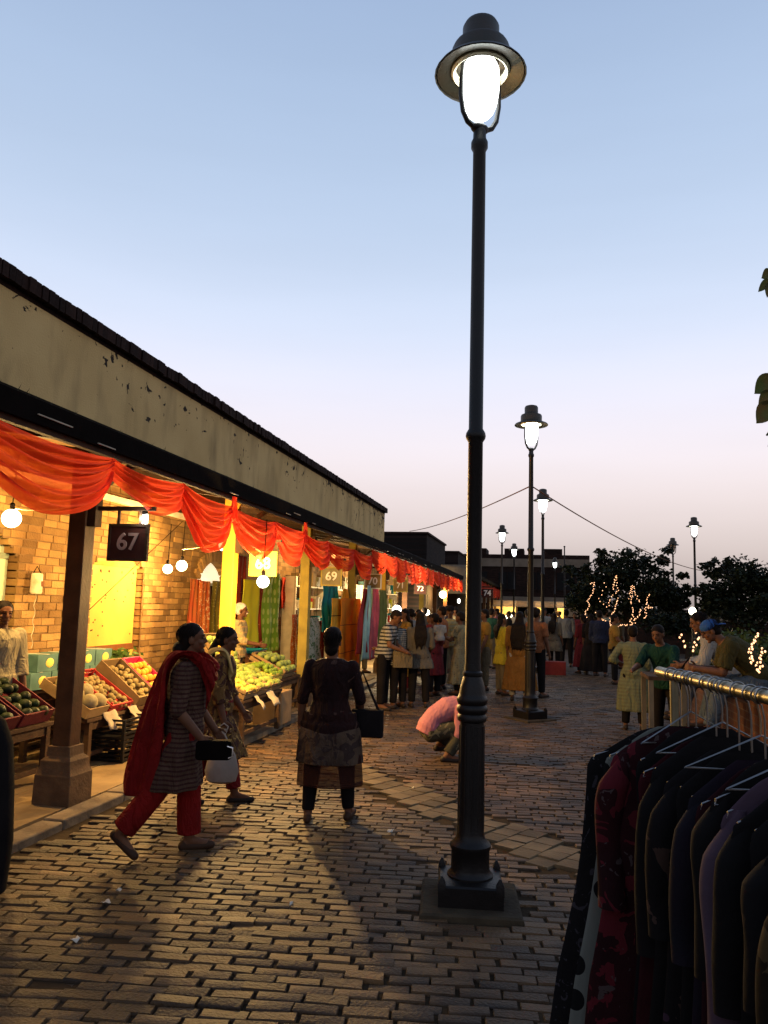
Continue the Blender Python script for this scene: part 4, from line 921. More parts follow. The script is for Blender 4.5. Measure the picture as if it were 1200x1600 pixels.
def person(label, loc, az, f, outfit, near=False, group=None, eyes=True):
    """outfit: list of (piece, material, options)"""
    t = thing('person', label, 'person', loc, -RAD(az), group); k = f.k; vx = .0075 if near else .014
    b = MB(); f.torso(b); f.headv(b)
    for i in (0, 1):
        f.armv(b, i); f.hand(b, i, f.curl[i] if hasattr(f, 'curl') else .35, near); f.legv(b, i); a = f.legs[i]
        b.limb([a[4], a[2]], [.034 * k, .036 * k]); b.limb([a[2], a[3].lerp(a[2], .25)], [.036 * k, .028 * k]); b.cap(a[4], a[3], .03 * k, .026 * k)
    b.blob('body', m_skin, t, vx * (.8 if near else 1), 2)
    if eyes:
        for sx in (-1, 1): MB().ell(f.H_((sx * .031, .0735, .004)), (.0125 * k, .008 * k, .0065 * k), 10, 6, f.hm).build('eye', m_eye, t)
        br = MB()
        for sx in (-1, 1): br.cap(f.H_((sx * .016, .0865, .026)), f.H_((sx * .048, .074, .027)), .0045 * k, .003 * k, 6)
        br.build('eyebrows', m_hair, t)
    for piece, mat, o in outfit:
        m_ = MB(); vv = o.get('vox', vx * 1.2)
        if piece in ('shirt', 'kurta'):
            f.torso(m_, o.get('inf', .018), 0 if piece == 'kurta' else 1, o.get('belly', 0))
            fr = o.get('sleeve', .75); el_ = o.get('sinf', .017)
            for i in (0, 1): f.armv(m_, i, inf=el_, frac=fr, flat=True)
            if piece == 'shirt' and o.get('hem', .06):
                u1 = f.u[0]; rs = [(f.P + u1 @ V((0, 0, z)) * k, u1 @ V(((.155 * f.w + .028) * k, 0, 0)), u1 @ V((0, (.122 + .03) * k, 0))) for z in (.06, -.02, -.02 - o['hem'] if 'hem' in o else -.08)]
                m_.loft(rs, 20)
            if piece == 'kurta':
                hem = o.get('hem', .9); fl = o.get('flare', .06); amp = o.get('fold', .012); nf = o.get('nf', 9); ph = o.get('ph', 0.0); rs = []; n = 44
                for q in range(15):
                    s_ = q / 14; tt = s_ * hem; pts = []
                    for a in f.legs: pts.append(a[0].lerp(a[1], min(1, tt * 2)) if tt < .5 else a[1].lerp(a[2], (tt - .5) * 2))
                    c = (pts[0] + pts[1]) / 2; d = pts[1] - pts[0]
                    rx = o.get('ease', 0) * k + max(abs(d.x) / 2 + (.125 - .04 * s_) * (.4 + .6 * f.w) * k, .165 * f.w * k) + (fl * s_ + .012) * k; ry = abs(d.y) / 2 * o.get('stride', 1) + (.125 + o.get('ease', 0) + fl * .8 * s_) * k
                    tp = .86 + .14 * min(1, s_ * 4); rx *= tp; ry *= tp
                    if q == 0: c = f.P + V((0, 0, .03 * k)); 
                    rs.append([c + V((rx * math.cos(a_) * (1 + amp * 7 * s_ * math.sin(nf * a_ + ph)), ry * math.sin(a_) * (1 + amp * 7 * s_ * math.sin(nf * a_ + ph + 1)), (-.0 if q else 0))) for a_ in [2 * math.pi * j_ / n for j_ in range(n)]])
                m_.rings(rs)
            m_.blob(o.get('name', piece), mat, t, vv, o.get('it', 1))
        elif piece == 'trousers':
            f.torso(m_, .012); m_.v = [p for p in m_.v]
            m_ = MB(); u1 = f.u[0]
            m_.loft([(f.P + u1 @ V((0, 0, z)) * k, u1 @ V(((.155 * f.w + .012) * k * sc_, 0, 0)), u1 @ V((0, (.118 + .012) * k * sc_, 0))) for z, sc_ in ((-.10, .8), (-.05, .98), (.03, 1.02), (.09, .95))], 20)
            for i in (0, 1): f.legv(m_, i, r=o.get('r', (.086, .062, .05)), inf=o.get('inf', .014), frac=o.get('len', 1.93), flat=True)
            m_.blob(o.get('name', 'trousers'), mat, t, vv, 1)
        elif piece == 'shoes':
            for i in (0, 1):
                a = f.legs[i]; q = MB(); q.limb([a[4], a[4].lerp(a[3], .55), a[3]], [.036 * k, .036 * k, .031 * k]); q.cap(a[4], a[2].lerp(a[4], .5), .036 * k, .036 * k)
                q.blob('shoe', mat, t, .009, 2)
        elif piece == 'hair':
            st = o.get('style', 'short'); q = f.hm
            if st != 'bald':
                m_.ell(f.H_((0, -.02, .04)), (.079 * k, .096 * k, .083 * k), 18, 12, q); m_.ell(f.H_((0, -.043, -.0)), (.076 * k, .066 * k, .085 * k), 18, 12, q)
            if st == 'top': m_.ell(f.H_((0, -.01, .06)), (.082 * k, .098 * k, .078 * k), 18, 12, q); m_.ell(f.H_((0, -.055, -.06)), (.066 * k, .05 * k, .07 * k), 16, 10, q)
            if st == 'bald':
                m_.ell(f.H_((0, -.05, -.012)), (.077 * k, .056 * k, .06 * k), 18, 12, q)
            if st == 'bun': m_.ell(f.H_((0, -.115, -.03)), (.05 * k, .045 * k, .05 * k), 14, 10, q)
            if st == 'lowbun':
                m_.ell(f.H_((0, -.10, -.075)), (.056 * k, .058 * k, .062 * k), 14, 10, q); m_.ell(f.H_((0, -.06, -.05)), (.06 * k, .05 * k, .06 * k), 14, 10, q)
            if st == 'tail':
                p = f.H_((0, -.10, -.0)); b2 = f.neck + f.u[2] @ V((0, -.115, -.10)) * k
                m_.limb([p, p.lerp(b2, .5) + V((0, -.035, 0)) * k, b2, b2 + V((0, -.02, -.16)) * k], [.03 * k, .036 * k, .032 * k, .008 * k])
            if st == 'long':
                L = o.get('len', .32); p = f.hc; B = f.neck + f.u[2] @ V((0, -.09, .0)) * k; D = f.chest + f.u[1] @ V((0, -.135, .10 - L)) * k; ww = o.get('wid', .11)
                m_.loft([(f.H_((0, -.045, .0)), V((.078 * k, 0, 0)), V((0, .06 * k, 0))), (B.lerp(f.hc, .35), V((.092 * k, 0, 0)), V((0, .055 * k, 0))), (B, V((ww * k, 0, 0)), V((0, .05 * k, 0))), (B.lerp(D, .5), V((ww * 1.1 * k, 0, 0)), V((0, .045 * k, 0))), (D, V((ww * .8 * k, 0, 0)), V((0, .03 * k, 0))), (D - V((0, 0, .05)) * k, V((.04 * k, 0, 0)), V((0, .012 * k, 0)))], 18)
                for q_ in range(9):
                    xo = (q_ - 4) / 4 * ww * .9 * k; e_ = D + V((xo * (.9 + .3 * math.sin(q_ * 7)), .012 * math.sin(q_ * 3) * k, (-.03 - .09 * abs(math.sin(q_ * 2.3 + L * 40))) * k)); m_.limb([B + V((xo * .9, -.03 * k, 0)), B.lerp(D, .6) + V((xo * 1.15, -.03 * k, 0)), e_], [.022 * k, .02 * k, .006 * k], 8)
            m_.blob('hair', mat, t, .009, 2)
            if near:                                             # loose strands break the outline
                ws = MB(); rr_ = random.Random(int(f.H * 1000))
                for _ in range(90):
                    a = rr_.uniform(.9, 5.4); el0 = rr_.uniform(.1, 1.3); pts_ = []
                    for j_ in range(5):
                        e2 = el0 - j_ * .30; g_ = 1.02 + .03 * j_ * rr_.random(); pts_.append(f.H_((.080 * g_ * math.cos(e2) * math.sin(a + .1 * j_), -.022 + .099 * g_ * math.cos(e2) * math.cos(a + .1 * j_) * (1 if math.cos(a) < .2 else .8), .035 + .087 * g_ * math.sin(e2))))
                    ws.tube(pts_, [.0016, .0016, .0014, .0012, .0008], 4)
                o_s = ws.build('hair_strands', mat, t); o_s['kind'] = 'stuff'
        elif piece == 'cap':
            q = f.hm; m_.ell(f.H_((0, -.012, .050)), (.084 * k, .10 * k, .072 * k), 18, 12, q)
            yb = o.get('brim', 1); m_.loft([(f.H_((0, yb * .085, .03)), q @ V((.07 * k, 0, 0)), q @ V((0, 0, .012 * k))), (f.H_((0, yb * .125, .018)), q @ V((.062 * k, 0, 0)), q @ V((0, 0, .010 * k))), (f.H_((0, yb * .17, -.004)), q @ V((.03 * k, 0, 0)), q @ V((0, 0, .008 * k)))], 14)
            m_.blob('cap', mat, t, .009, 1)
        elif piece == 'hat':
            q = f.hm; m_.ell(f.H_((0, -.012, .065)), (.084 * k, .10 * k, .07 * k), 18, 12, q); m_.ell(f.H_((0, -.008, .045)), (.135 * k, .15 * k, .014 * k), 20, 6, q)
            m_.blob('hat', mat, t, .010, 1)
        elif piece == 'strip':                                   # dupatta: path of (point, half-width vector)
            P_ = [(V(p) * k, V(w_) * k) for p, w_ in o['path']]; N = o.get('n', 40); nw = 14
            def ev(u):
                x = u * (len(P_) - 1); i = min(int(x), len(P_) - 2); fr = x - i; g_ = lambda j_: P_[max(0, min(len(P_) - 1, j_))]
                def cr(a, b_, c_, d_): return .5 * ((2 * b_) + (c_ - a) * fr + (2 * a - 5 * b_ + 4 * c_ - d_) * fr ** 2 + (3 * b_ - a - 3 * c_ + d_) * fr ** 3)
                return cr(g_(i - 1)[0], g_(i)[0], g_(i + 1)[0], g_(i + 2)[0]), cr(g_(i - 1)[1], g_(i)[1], g_(i + 1)[1], g_(i + 2)[1])
            def fn(u, v):
                p, w_ = ev(u); p2, _ = ev(min(1, u + .02)); p1, _ = ev(max(0, u - .02)); tn = (p2 - p1).normalized(); nn = tn.cross(w_)
                nn = nn.normalized() if nn.length > 1e-6 else V((0, 0, 1)); return p + w_ * (2 * v - 1) + nn * (.016 * math.sin(v * o.get('pl', 18) + u * 5) * o.get('ra', 1))
            m_.grid(fn, N, nw); m_.build(o.get('name', 'dupatta'), mat, t, smooth=180, solid=.006)
    return t
def gz(x, y): p = on_z(x, y); return (p.x, p.y, 0.0)
def at(x, Y, z=1.2):
    p = on_y(x, 1000, Y); return (p.x, Y, 0.0)

# --- woman in red walking right (foreground left)
m_red = M('red_cotton', (.22, .009, .007), (.15, .007, .006), rough=.85, scale=4, bump=.3, bscale=90, trans=(.25, 0), wr=.7)
m_taupe = M('taupe_stripe', (.075, .042, .027), (.055, .03, .02), rough=.9, scale=9, bump=.3, wr=.8, pats=[('stripes', 2, 34, (.035, .012, .010), .4), ('zband', .45, (.16, .03, .022))])
m_sleeve = M('grey_sleeve', (.21, .165, .12), (.17, .13, .095), rough=.9, scale=12, bump=.4, bscale=140)
f = Fig(1.55, 1.14, 0, 3, aL=(8, 8, 30, 12), aR=(-6, 9, 48, 4), lR=(-22, 2, 16, -42), lL=(6, 2, 3, 0), head=(0, -4, 0)); f.curl = (.4, .85)
q = on_z(292, 1338)
woman_az = 72
person('woman in red shawl and trousers striding right past the fruit stall', (q.x - .07, q.y, 0), woman_az, f, [
    ('trousers', m_red, dict(r=(.088, .074, .078), inf=.012, len=1.88)), ('kurta', m_taupe, dict(hem=.49, flare=.03, stride=.55, sleeve=1.02, sinf=.018, inf=.02, belly=.03, nf=7)), ('shoes', m_sand, {}), ('hair', m_hair, dict(style='lowbun')),
    ('strip', m_red, dict(path=[((.10, .19, 1.16), (.02, .03, .10)), ((.13, .16, 1.30), (.05, .02, .06)), ((.14, .06, 1.45), (.06, .03, .02)), ((.13, -.06, 1.475), (.07, .03, 0)), ((.11, -.15, 1.38), (.08, .03, 0)), ((.10, -.21, 1.12), (.10, .08, 0)), ((.10, -.26, .80), (.10, .12, 0)), ((.10, -.30, .56), (.10, .13, 0)), ((.10, -.31, .44), (.09, .11, 0))], name='dupatta', pl=13)),
    ('strip', m_red, dict(path=[((.16, .10, 1.42), (.05, .03, .03)), ((.10, .17, 1.35), (.03, .03, .06)), ((.02, .20, 1.27), (.0, .03, .08)), ((-.08, .19, 1.33), (-.02, .03, .06)), ((-.15, .08, 1.44), (-.05, .03, .03)), ((-.15, -.06, 1.46), (-.06, .03, 0)), ((-.13, -.16, 1.30), (-.10, .02, 0)), ((-.08, -.22, 1.0), (-.13, .05, 0)), ((-.06, -.28, .62), (-.13, .09, 0))], name='dupatta_end', pl=11))], near=True)
ROTW = Matrix.Rotation(-RAD(woman_az), 3, 'Z')
hp = V((q.x - .07, q.y, 0)) + ROTW @ (f.arms[1][3] + V((.0, .05, -.03)))
t = thing('clutch_bag', 'black clutch bag held by the woman in red', 'bag', hp, -RAD(woman_az))
MB().rings([[(x_ * .04, y_ * .115, z_ * .062) for y_, z_ in ((-1, -.8), (-.85, -1), (.85, -1), (1, -.8), (1, .8), (.85, 1), (-.85, 1), (-1, .8))] for x_ in (-1, -.6, .6, 1)]).build('pouch', m_black, t, bevel=.008)
MB().tube([(.043, .09, .03), (.05, .125, .02), (.05, .13, -.03), (.043, .10, -.045)], .006, 6).build('clasp', M('steel', (.6, .6, .6), rough=.25, metal=1, bump=0), t)
# --- girl in printed kurta behind her
m_yprint = M('brown_yellow_print', (.16, .085, .024), (.10, .05, .016), rough=.85, scale=6, wr=.8, pats=[('print', 10, (.05, .02, .012), .50), ('print', 17, (.36, .22, .06), .63)])
m_dkred = M('dark_red_cloth', (.15, .010, .010), rough=.85, bump=.3, wr=.6)
f = Fig(1.50, .95, 2, 2, aL=(6, 8, 30, 10), aR=(0, 7, 16, 0), lL=(14, 2, 4, 0), lR=(-12, 2, 14, 0), head=(4, 4, 0)); f.curl = (.5, .8)
q = on_z(335, 1258)
person('girl in brown and yellow printed tunic walking beside the woman in red', (q.x, q.y, 0), 78, f, [
    ('trousers', m_dkred, dict(inf=.02, len=1.84)), ('kurta', m_yprint, dict(hem=.52, flare=.07, sleeve=1.4, sinf=.022, nf=8)), ('shoes', m_shoe, {}), ('hair', m_hair, dict(style='tail')),
    ('strip', m_c7 if False else M('cream_scarf', (.40, .27, .09), rough=.85), dict(path=[((.12, .12, 1.2), (.04, .02, .06)), ((.13, .05, 1.44), (.05, .03, .02)), ((.12, -.08, 1.45), (.06, .03, 0)), ((.10, -.17, 1.25), (.07, .02, 0)), ((.10, -.20, .95), (.07, .03, 0))], name='scarf', pl=10))], near=True)
hp = V((q.x, q.y, 0)) + Matrix.Rotation(-RAD(78), 3, 'Z') @ f.arms[1][3]
t = thing('carrier_bag', 'white plastic carrier bag hanging from the girl in print', 'bag', hp + V((.0, -.03, -.03)), -RAD(78))
MB().loft([((0, 0, z), V((a, 0, 0)), V((0, b, 0))) for z, a, b in ((-.40, .03, .07), (-.38, .06, .12), (-.30, .075, .14), (-.18, .06, .11), (-.08, .03, .055), (-.02, .014, .02), (.03, .018, .025))], 22).build('sack', M('white_plastic', (.42, .36, .30), rough=.4, bump=.8, bscale=14, trans=(.3, 0)), t)
MB().tube([(0, -.02, 0), (0, -.035, .05), (0, 0, .075), (0, .035, .05), (0, .02, 0)], .006, 6).build('handle', M('white_plastic', (.6, .55, .5)), t)
# --- woman seen from behind in dark tunic
m_dk = M('dark_tunic', (.018, .006, .005), (.010, .004, .004), rough=.9, scale=5, bump=.3, wr=.8, pats=[('print', 9, (.05, .026, .02), .64)])
m_dkpanel = M('grey_print_panel', (.075, .048, .031), (.042, .027, .019), rough=.9, scale=7, bump=.3, wr=.8, pats=[('print', 11, (.03, .018, .015), .54)])
m_sheer = M('maroon_sheer', (.075, .024, .014), (.05, .017, .012), rough=.9, bump=.3, pats=[('stripes', 2, 70, (.02, .006, .005), .5)], trans=(.3, .25))
m_blk = M('black_cloth', (.007, .006, .006), (.011, .009, .009), rough=.95, spec=.03, scale=5, bump=.25)
f = Fig(1.51, 1.12, 0, 0, aL=(-2, 12, 12, 2), aR=(6, 15, 40, 10), lL=(-5, 5, 3, 0), lR=(6, 8, 4, 0), head=(6, -3, 0)); f.curl = (.6, .8)
q = on_z(510, 1281)
dw = (q.x, q.y, 0)
t = person('stout woman in dark tunic seen from behind, standing mid-street with a bag', dw, -6, f, [
    ('trousers', m_blk, dict(r=(.09, .066, .045), inf=.01, len=1.93)), ('kurta', m_dk, dict(hem=.14, flare=.0, ease=.032, sleeve=1.25, sinf=.012, inf=.02, nf=6, fold=.002)),
    ('kurta', m_dkpanel, dict(hem=.46, flare=.02, sleeve=.05, inf=.012, sinf=-.01, nf=6, fold=.008, ease=.028, name='tunic_panel')), ('kurta', m_sheer, dict(hem=.70, flare=.03, sleeve=.05, inf=.006, sinf=-.015, nf=5, fold=.010, name='underskirt', ph=2)), ('shoes', m_sand, {}), ('hair', m_hair, dict(style='top'))], near=True)
RB = Matrix.Rotation(RAD(6), 3, 'Z'); hp = V(dw) + RB @ (f.arms[1][1] + V((.06, .06, -.16)))
t = thing('shoulder_bag', 'dark shoulder bag at the right hip of the woman seen from behind', 'bag', hp, RAD(6))
MB().rings([[(x_ * .13, y_ * .05, z_) for x_, y_ in ((-1, -.7), (-.8, -1), (.8, -1), (1, -.7), (1, .7), (.8, 1), (-.8, 1), (-1, .7))] for z_ in (-.16, -.13, .06)] ).build('pouch', m_blk, t, bevel=.01)
MB().tube([(-.09, 0, .05), (-.10, -.01, .2), (-.05, -.01, .36), (.02, 0, .2), (.09, 0, .05)], .010, 8).build('strap', m_blk, t)
hp = V(dw) + RB @ (f.arms[0][3] + V((0, .01, -.05)))
t = thing('mobile_phone', 'dark phone in the left hand of the woman seen from behind', 'phone', hp, RAD(6)); MB().box((0, 0, 0), (.012, .07, .14)).build('case', m_black, t, smooth=0, bevel=.004); MB().box((-.0075, 0, 0), (.002, .06, .12)).build('screen', m_eye, t, smooth=0)
# --- crouching man in pink shirt
m_pinks = M('pink_shirt', (.30, .12, .135), (.22, .075, .10), rough=.85, scale=3, bump=.25, wr=.3)
m_camo = M('camouflage', (.045, .040, .025), (.02, .018, .012), rough=.9, scale=8, pats=[('print', 9, (.10, .085, .05), .55)])
f = Fig(1.66, 1.08, 22, 62, aL=(2, 4, 45, 12), aR=(-6, 5, 55, 14), lL=(112, 10, 146, 0), lR=(104, 12, 140, 0), head=(0, 50, 0)); f.curl = (.4, .4)
q = on_z(688, 1186)
person('man in pink shirt crouching on the paving behind the nearest lamp post', (q.x - .12, q.y, 0), 72, f, [('trousers', m_camo, dict(inf=.018)), ('shirt', m_pinks, dict(sleeve=1.1, sinf=.03, inf=.03, hem=.05)), ('shoes', m_shoe, {}), ('hair', m_hair, {})], near=True)
# ================================================================== CROWD
def cl(n, c, pats=(), **k):
    c = tuple(v * .48 for v in c); pats = [p if not isinstance(p[3 if p[0] == 'stripes' else 2], tuple) else p for p in pats]; return M(n, c, tuple(v * .75 for v in c), rough=.88, scale=6, bump=.2, wr=.7, pats=pats, **k)
c_str = cl('white_black_stripe', (.55, .5, .42), [('stripes', 2, 17, (.02, .02, .02), .42)])
c_str2 = cl('fine_stripe', (.5, .46, .38), [('stripes', 2, 30, (.03, .03, .03), .5)])
c_ystr = cl('yellow_stripe_polo', (.62, .5, .24), [('stripes', 2, 13, (.3, .2, .06), .35)])
c_taupe = cl('taupe_top', (.20, .165, .12)); c_must = cl('mustard_shirt', (.52, .26, .04)); c_yel = cl('yellow_kurta', (.58, .44, .03)); c_brn = cl('ochre_kurta', (.34, .15, .03))
c_or = cl('orange_shirt', (.46, .16, .06)); c_grey = cl('grey_shirt', (.32, .31, .29)); c_mar = cl('maroon_kurta', (.22, .025, .03)); c_lat = cl('lattice_dress', (.50, .40, .2), [('dots', 24, (.03, .02, .02), .22, 0)])
c_grn = cl('pale_green_kurta', (.24, .24, .13), [('stripes', 2, 20, (.11, .115, .06), .5)]); c_teal = cl('teal_shirt', (.010, .055, .038)); c_cream = cl('cream_shirt', (.58, .5, .30)); c_olive = cl('olive_tee', (.085, .07, .02)); c_wht = cl('white_shirt', (.52, .48, .42))
c_jean = cl('washed_jeans', (.14, .17, .19)); c_jeang = cl('grey_jeans', (.20, .20, .21)); c_navy = cl('navy_cloth', (.03, .035, .07)); c_pnk = cl('pink_top', (.4, .12, .13)); c_khaki = cl('khaki_cloth', (.22, .17, .10))
HS = lambda st='short', m_=None, **k: ('hair', m_ or m_hair, dict(style=st, **k))
T = lambda m_, **k: ('trousers', m_, k); SH = ('shoes', m_shoe, {})
def man(label, loc, az, shirt, pants, H=1.68, w=1.0, sleeve=.75, hair='short', extra=(), **pose):
    return person(label, loc, az, Fig(H, w, **pose), [T(pants), ('shirt', shirt, dict(sleeve=sleeve, sinf=.02, inf=.02)), SH, HS(hair)] + list(extra))
def lady(label, loc, az, kurta, pants, H=1.56, w=1.0, sleeve=1.2, hair='lowbun', hem=.55, flare=.06, extra=(), hk=None, **pose):
    return person(label, loc, az, Fig(H, w, **pose), [T(pants), ('kurta', kurta, dict(sleeve=sleeve, hem=hem, flare=flare)), SH, HS(hair, **(hk or {}))] + list(extra))
man('man in black and white striped tee bending towards the stall goods', at(600, 12.6), 95, c_str, m_blk, 1.66, lean=8, bend=12, aR=(12, 6, 55, 30), aL=(12, 6, 50, 25), head=(0, 25, 0))
lady('woman in fine striped top with olive shoulder bag in front of the globe light', at(624, 12.9), -60, c_str2, m_blk, 1.56, 1.12, sleeve=.7, hem=.14, hair='short', lean=6, aL=(20, 8, 60, 10), aR=(-8, 14, 70, 20), head=(0, 20, 0))
t = thing('shoulder_bag', 'olive shoulder bag on the hip of the woman in fine stripes', 'bag', V(at(630, 12.62)) + V((0, 0, .82)), .4)
MB().rings([[(x_ * .16, y_ * .05, z_) for x_, y_ in ((-1, -.7), (-.8, -1), (.8, -1), (1, -.7), (1, .7), (.8, 1), (-.8, 1), (-1, .7))] for z_ in (-.13, -.1, .1, .13)]).build('pouch', c_khaki, t); MB().tube([(-.14, 0, .12), (-.1, .1, .42), (.0, .16, .6)], .012, 6).build('strap', c_khaki, t)
lady('woman with long black hair and taupe top seen from behind', at(656, 13.1), -15, c_taupe, m_blk, 1.60, 1.05, hem=.24, hair='long', hk=dict(len=.22, wid=.10), aR=(10, 10, 50, 10))
man('man in a peach shirt looking left, behind the long-haired woman', at(690, 16.0), -80, c_or, m_blk, 1.70)
lady('woman holding a child at her shoulder in the crowd', at(679, 14.8), -60, c_mar, m_blk, 1.56, hair='bun', aR=(40, 10, 95, 30), aL=(40, 10, 90, 30))
p = V(at(687, 14.7))
person('small child in white top carried on the woman’s arm'.replace('’', ' ').replace('woman s', 'woman'), (p.x, p.y, .72), -30, Fig(.88, 1.1, lL=(60, 14, 60, 0), lR=(60, 14, 60, 0)), [T(c_pnk), ('shirt', c_wht, dict(sleeve=.8)), HS()])
man('man in dark hat and pale yellow striped polo facing the camera', at(703, 16.6), 172, c_ystr, c_cream, 1.70, .95, extra=[('hat', m_blk, {})], aR=(10, 8, 20, 0))
lady('woman in a black and yellow lattice print dress beside the nearest lamp post', at(719, 15.2), -75, c_lat, m_blk, 1.60, .95, hem=.80, flare=.14, sleeve=.7, hair='bun', aR=(20, 8, 80, 20), aL=(30, 6, 80, 20))
man('man in mustard shirt and dark shorts right of the nearest lamp post', at(757, 16.3), -110, c_must, c_khaki, 1.66, 1.05, aL=(8, 12, 18, 0))
lady('woman in bright yellow tunic and shawl in front of the lamps', at(784, 15.6), 60, c_yel, c_khaki, 1.58, hem=.30, flare=.05, hair='long', hk=dict(len=.08, wid=.08))
lady('woman in ochre long tunic with waist-length black hair, back turned', at(812, 14.75), 12, c_brn, c_wht, 1.64, 1.18, hem=.84, flare=.10, hair='long', hk=dict(len=.34, wid=.135))
man('man in orange tee and black trousers just behind the wired lamp', at(838, 15.5), 35, c_or, m_blk, 1.72, 1.05)
man('man in pale grey shirt seen from behind near the red box', at(885, 23.8), 5, c_grey, m_blk, 1.70, 1.0, sleeve=1.5)
lady('woman in grey tunic left of the pale grey shirt', at(866, 22.6), 30, c_taupe, m_blk, 1.58, hem=.4, hair='long', hk=dict(len=.2))
lady('woman in maroon long dress beside the black-clad pair', at(911, 21.6), -30, c_mar, m_blk, 1.58, hem=.85, flare=.1)
lady('left one of the black-clad pair standing in the street', at(924, 21.2), 20, m_blk, m_blk, 1.60, 1.1, hem=.95, flare=.12, hair='long')
man('right one of the black-clad pair, in navy and black', at(937, 21.0), 10, c_navy, m_blk, 1.70, 1.1, sleeve=1.7)
MBx = MB().box((0, 0, .17), (.62, .4, .34)); t = MBx.build('red_box', M('red_paint_box', (.17, .02, .015), rough=.7), smooth=0, bevel=.01, loc=(at(865, 20.9)[0], 20.9, 0)); tag(t, 'low dark red box on the paving behind the wired lamp', 'box')
far_cl = [c_grey, c_or, c_taupe, c_mar, c_navy, c_cream, c_must, c_khaki, c_teal, c_pnk, m_blk, c_wht, c_str2, c_brn]
cname = {id(c_grey): 'grey', id(c_or): 'orange', id(c_taupe): 'taupe', id(c_mar): 'maroon', id(c_navy): 'navy', id(c_cream): 'cream', id(c_must): 'mustard', id(c_khaki): 'khaki', id(c_teal): 'teal', id(c_pnk): 'pink', id(m_blk): 'black', id(c_wht): 'white', id(c_str2): 'striped', id(c_brn): 'ochre'}
FAR = [(641, 17.5, 'far left in the crowd under the swags'), (653, 19, 'behind the long-haired woman'), (662, 21, 'under the smaller globe light'), (672, 18.5, 'just left of the woman with the child'), (698, 20, 'behind the man in the hat'), (710, 23, 'deep in the arcade beside the swags end'), (632, 15.2, 'peering into the stall by the large globe'),
       (748, 24, 'behind the mustard shirt'), (768, 22, 'between mustard and yellow tunics'), (776, 28, 'far off under the number 74 sign'), (795, 27, 'beyond the yellow tunic'), (802, 33, 'in front of the lit far stall'), (823, 26, 'behind the wired lamp mast'), (833, 32, 'near the lit far canopy'), (851, 29, 'just right of the wired mast, far off'), (858, 36, 'far off by the lit panel'), (874, 34, 'before the lit panel at the street end'), (898, 30, 'between the grey shirt and the maroon dress'), (905, 38, 'far off right by the dark front'), (947, 26, 'under the fairy-lit tree, left side'), (960, 19, 'in the dark right of the black-clad pair'), (969, 24, 'under the fairy-lit tree, right side')]
for i, (xx, Y_, wh) in enumerate(FAR):
    c = far_cl[i % len(far_cl)]; az_ = R.choice((-160, -90, -20, 10, 40, 90, 180, 150)); H_ = R.uniform(1.55, 1.74)
    if Y_ > 15 and xx < 715: az_ = R.choice((-90, -70, 180, -120))
    lab = 'shopper in ' + cname[id(c)] + (' shirt ' if i % 3 else ' tunic ') + wh
    if i % 3: man(lab, at(xx, Y_), az_, c, R.choice((m_blk, c_khaki, c_navy)), H_, R.uniform(.92, 1.1), aR=(R.uniform(-5, 30), 8, R.uniform(10, 80), 10))
    else: lady(lab, at(xx, Y_), az_, c, R.choice((m_blk, c_khaki, c_mar)), H_ - .08, R.uniform(.95, 1.15), hair=R.choice(('lowbun', 'long', 'tail', 'bun')), hem=R.uniform(.4, .7))
# --- vendors
p = on_x(371, 985, -4.55)
vd = person('white-haired moustached vendor in cream shirt behind the yellow post', (p.x, p.y, .05), 78, Fig(1.62, 1.0, lean=4, aR=(20, 8, 60, 20)), [T(c_khaki), ('shirt', cl('cream_print_shirt', (.6, .48, .24), [('stripes', 2, 12, (.4, .25, .1), .3)]), dict(sleeve=1.3, sinf=.025, inf=.025)), SH, HS('short', m_hairw)], near=True)
f_ = Fig(1.62, 1.0, lean=4); mo_ = MB()
for sx in (-1, 1): mo_.cap(f_.H_((sx * .004, .094, -.043)), f_.H_((sx * .034, .082, -.052)), .009, .005, 8)
mo_.build('moustache', m_hairw, vd)
p = on_x(389, 1022, -4.88)
person('person in black sitting low behind the mango crates', (p.x, p.y, .05), 60, Fig(1.55, 1.05, lean=14, bend=22, sit=.44, aL=(20, 5, 60, 25), aR=(20, 5, 60, 25), lL=(80, 10, 85, 0), lR=(80, 10, 85, 0), head=(0, 30, 0)), [T(m_blk), ('shirt', m_blk, dict(sleeve=1.5)), SH, HS()])
t = MB().lathe([(.14, 0), (.16, .02), (.15, .05), (.13, .26), (.15, .28), (.15, .30)], 16).build('stool', m_twood, loc=(p.x, p.y, .05)); tag(t, 'small round stool under the seated person in black', 'stool')
p = on_x(3, 980, -4.9)
person('vendor in cream shirt cut by the left edge of the picture', (p.x, p.y, .05), 120, Fig(1.60, 1.0, head=(0, 6, 0)), [T(c_khaki), ('shirt', c_cream, dict(sleeve=1.5, sinf=.028, inf=.028)), SH, HS()], near=True)
p = on_x(566, 985, -4.2)
man('vendor in pink shirt peering out between orange cloth and scarves', (p.x, p.y, .05), 120, c_pnk, c_khaki, 1.66)
p = on_z(0, 1420)
t = thing('sack', 'tall black sack standing on the paving at the left edge of the frame', 'sack', (p.x - .30, p.y + .1, 0))
MB().loft([((.01 * math.sin(z * 5), 0, z), V((a, 0, 0)), V((0, b, 0))) for z, a, b in ((0, .17, .15), (.03, .215, .19), (.3, .225, .2), (.6, .215, .19), (.85, .20, .17), (.98, .15, .12), (1.04, .06, .05), (1.10, .05, .045), (1.16, .09, .07))], 26).build('bag', m_blk, t)
MB().tube([(.06 * math.cos(a), .055 * math.sin(a), 1.07) for a in [i * .6 for i in range(12)]], .008, 6).build('tie', m_cordp, t)

